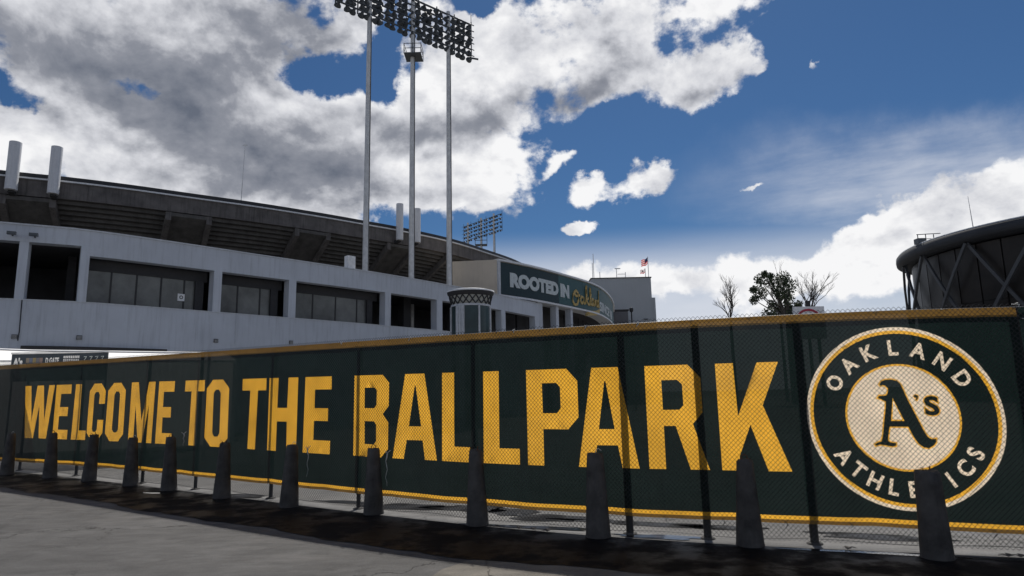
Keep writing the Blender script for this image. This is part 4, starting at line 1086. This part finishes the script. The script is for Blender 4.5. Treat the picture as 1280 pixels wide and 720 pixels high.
# ================================================================== TREES and BILLBOARD
def bare_tree(px, pyb, pyt, Y, spread, seed, label):
    b = AT(px, pyb, Y); top = AT(px, pyt, Y).z; T = empty('bare_tree', (b.x, Y, 0), label, 'tree', 'trees beyond the fence'); rr_ = random.Random(seed)
    z0 = b.z-1.5; mb = MB(); mb.tube([(b.x, Y, 0), (b.x, Y, z0)], [.22, .16], 7).build('trunk', M_TREE, T)
    tw = MB(); H = top-z0
    def grow(p, d, L, r_, lev):
        q = p+d*L; mid = (p+q)/2+Vector((rr_.uniform(-.05, .05), rr_.uniform(-.05, .05), 0))*L
        tw.tube([p, mid, q], [r_, r_*.85, r_*.65], 4 if lev else 6, cap=False)
        if lev >= 6 or r_ < .006: return
        n = 3 if lev < 2 else 2
        for _ in range(n+(1 if rr_.random() < .3 else 0)):
            nd = (d+Vector((rr_.uniform(-1, 1)*spread, rr_.uniform(-1, 1)*spread, rr_.uniform(-.05, .4)))).normalized()
            grow(q if rr_.random() < .75 else mid, nd, L*rr_.uniform(.66, .9), r_*.62, lev+1)
    grow(Vector((b.x, Y, z0)), Vector((0, 0, 1)), H*.27, .15, 0)
    tw.build('crown', M_TREE, T)
bare_tree(913, 398, 347, 70, .62, 5, 'bare leafless tree standing alone left of the dense tree')
bare_tree(1009, 392, 338, 74, .62, 8, 'bare leafless tree behind the white billboard')
bare_tree(975, 390, 337, 82, .5, 12, 'bare leafless tree top rising behind the dense dark tree')
def dense_tree():
    Y = 68; b = AT(985, 395, Y); T = empty('evergreen_tree', (b.x, Y, 0), 'dense dark leafy tree with gappy crown between two bare trees', 'tree', 'trees beyond the fence')
    zz0 = AT(975, 396, Y).z; cs = [(947, 351, 7), (962, 353, 9), (975, 350, 9), (983, 358, 10), (955, 364, 9), (940, 363, 5), (968, 366, 8), (981, 372, 11), (990, 366, 7), (948, 373, 6), (966, 380, 6), (992, 382, 8), (1000, 380, 5), (958, 394, 9), (972, 393, 9), (988, 393, 7), (975, 385, 6), (960, 346, 4), (950, 345, 4)]
    mb = MB(); mb.tube([(b.x, Y, 0), (b.x, Y, zz0-1), (b.x-.2, Y, zz0+1)], [.4, .32, .2], 8).build('trunk', M_TREE, T)
    br = MB(); lf = MB(); rr_ = random.Random(4)
    for cx_, cy_, r_ in cs:
        c = AT(cx_, cy_, Y); c.y += rr_.uniform(-1.3, 1.3); s_ = r_/F_PX*Y
        br.tube([(b.x, Y, zz0-.6), ((b.x+c.x)/2, (Y+c.y)/2, (zz0+c.z)/2-.2), c], [.12, .07, .03], 5)
        for _ in range(int(34*r_)):
            v = Vector((rr_.gauss(0, 1), rr_.gauss(0, 1), rr_.gauss(0, 1))).normalized()*s_*rr_.random()**.45*1.1; p = c+v
            a = Vector((rr_.uniform(-1, 1), rr_.uniform(-1, 1), rr_.uniform(-1, 1))).normalized()*.13; bb = a.cross(Vector((rr_.uniform(-1, 1), rr_.uniform(-1, 1), 1))).normalized()*.08
            lf.add([p-a, p+bb, p+a, p-bb], [(0, 1, 2, 3)])
    br.build('branches', M_TREE, T); tag(lf.build('crown', M_LEAF, T), kind='stuff')
dense_tree()
Yb = 60; ba, bb_ = AT(992, 383.5, Yb), AT(1030, 383.5, Yb)
bl = empty('billboard', ((ba.x+bb_.x)/2, Yb, 0), 'white billboard with a red arch just above the fence top', 'billboard', )
MB().box(ba.x, Yb, ba.z-3, bb_.x, Yb+.3, ba.z).build('board', M_WHITE, bl)
cx_ = AT(1011, 398, Yb); r_ = 13.5/F_PX*Yb; mb = MB()
for k_ in range(20):
    a0, a1 = math.pi*k_/20, math.pi*(k_+1)/20
    mb.bar((cx_.x+r_*math.cos(a0), Yb-.03, cx_.z+r_*.8*math.sin(a0)), (cx_.x+r_*math.cos(a1), Yb-.03, cx_.z+r_*.8*math.sin(a1)), .04, .2)
mb.build('red_arch', M_RED, bl)
MB().box((ba.x+bb_.x)/2-.2, Yb+.05, ba.z, (ba.x+bb_.x)/2+.2, Yb+.25, ba.z+.55).build('lamp', M_DARK, bl)
for t in (.2, .8): x_ = ba.x+(bb_.x-ba.x)*t; MB().box(x_-.12, Yb+.32, 0, x_+.12, Yb+.5, ba.z-.2).build('leg', M_DARK, bl)
print('objects', len(bpy.data.objects))
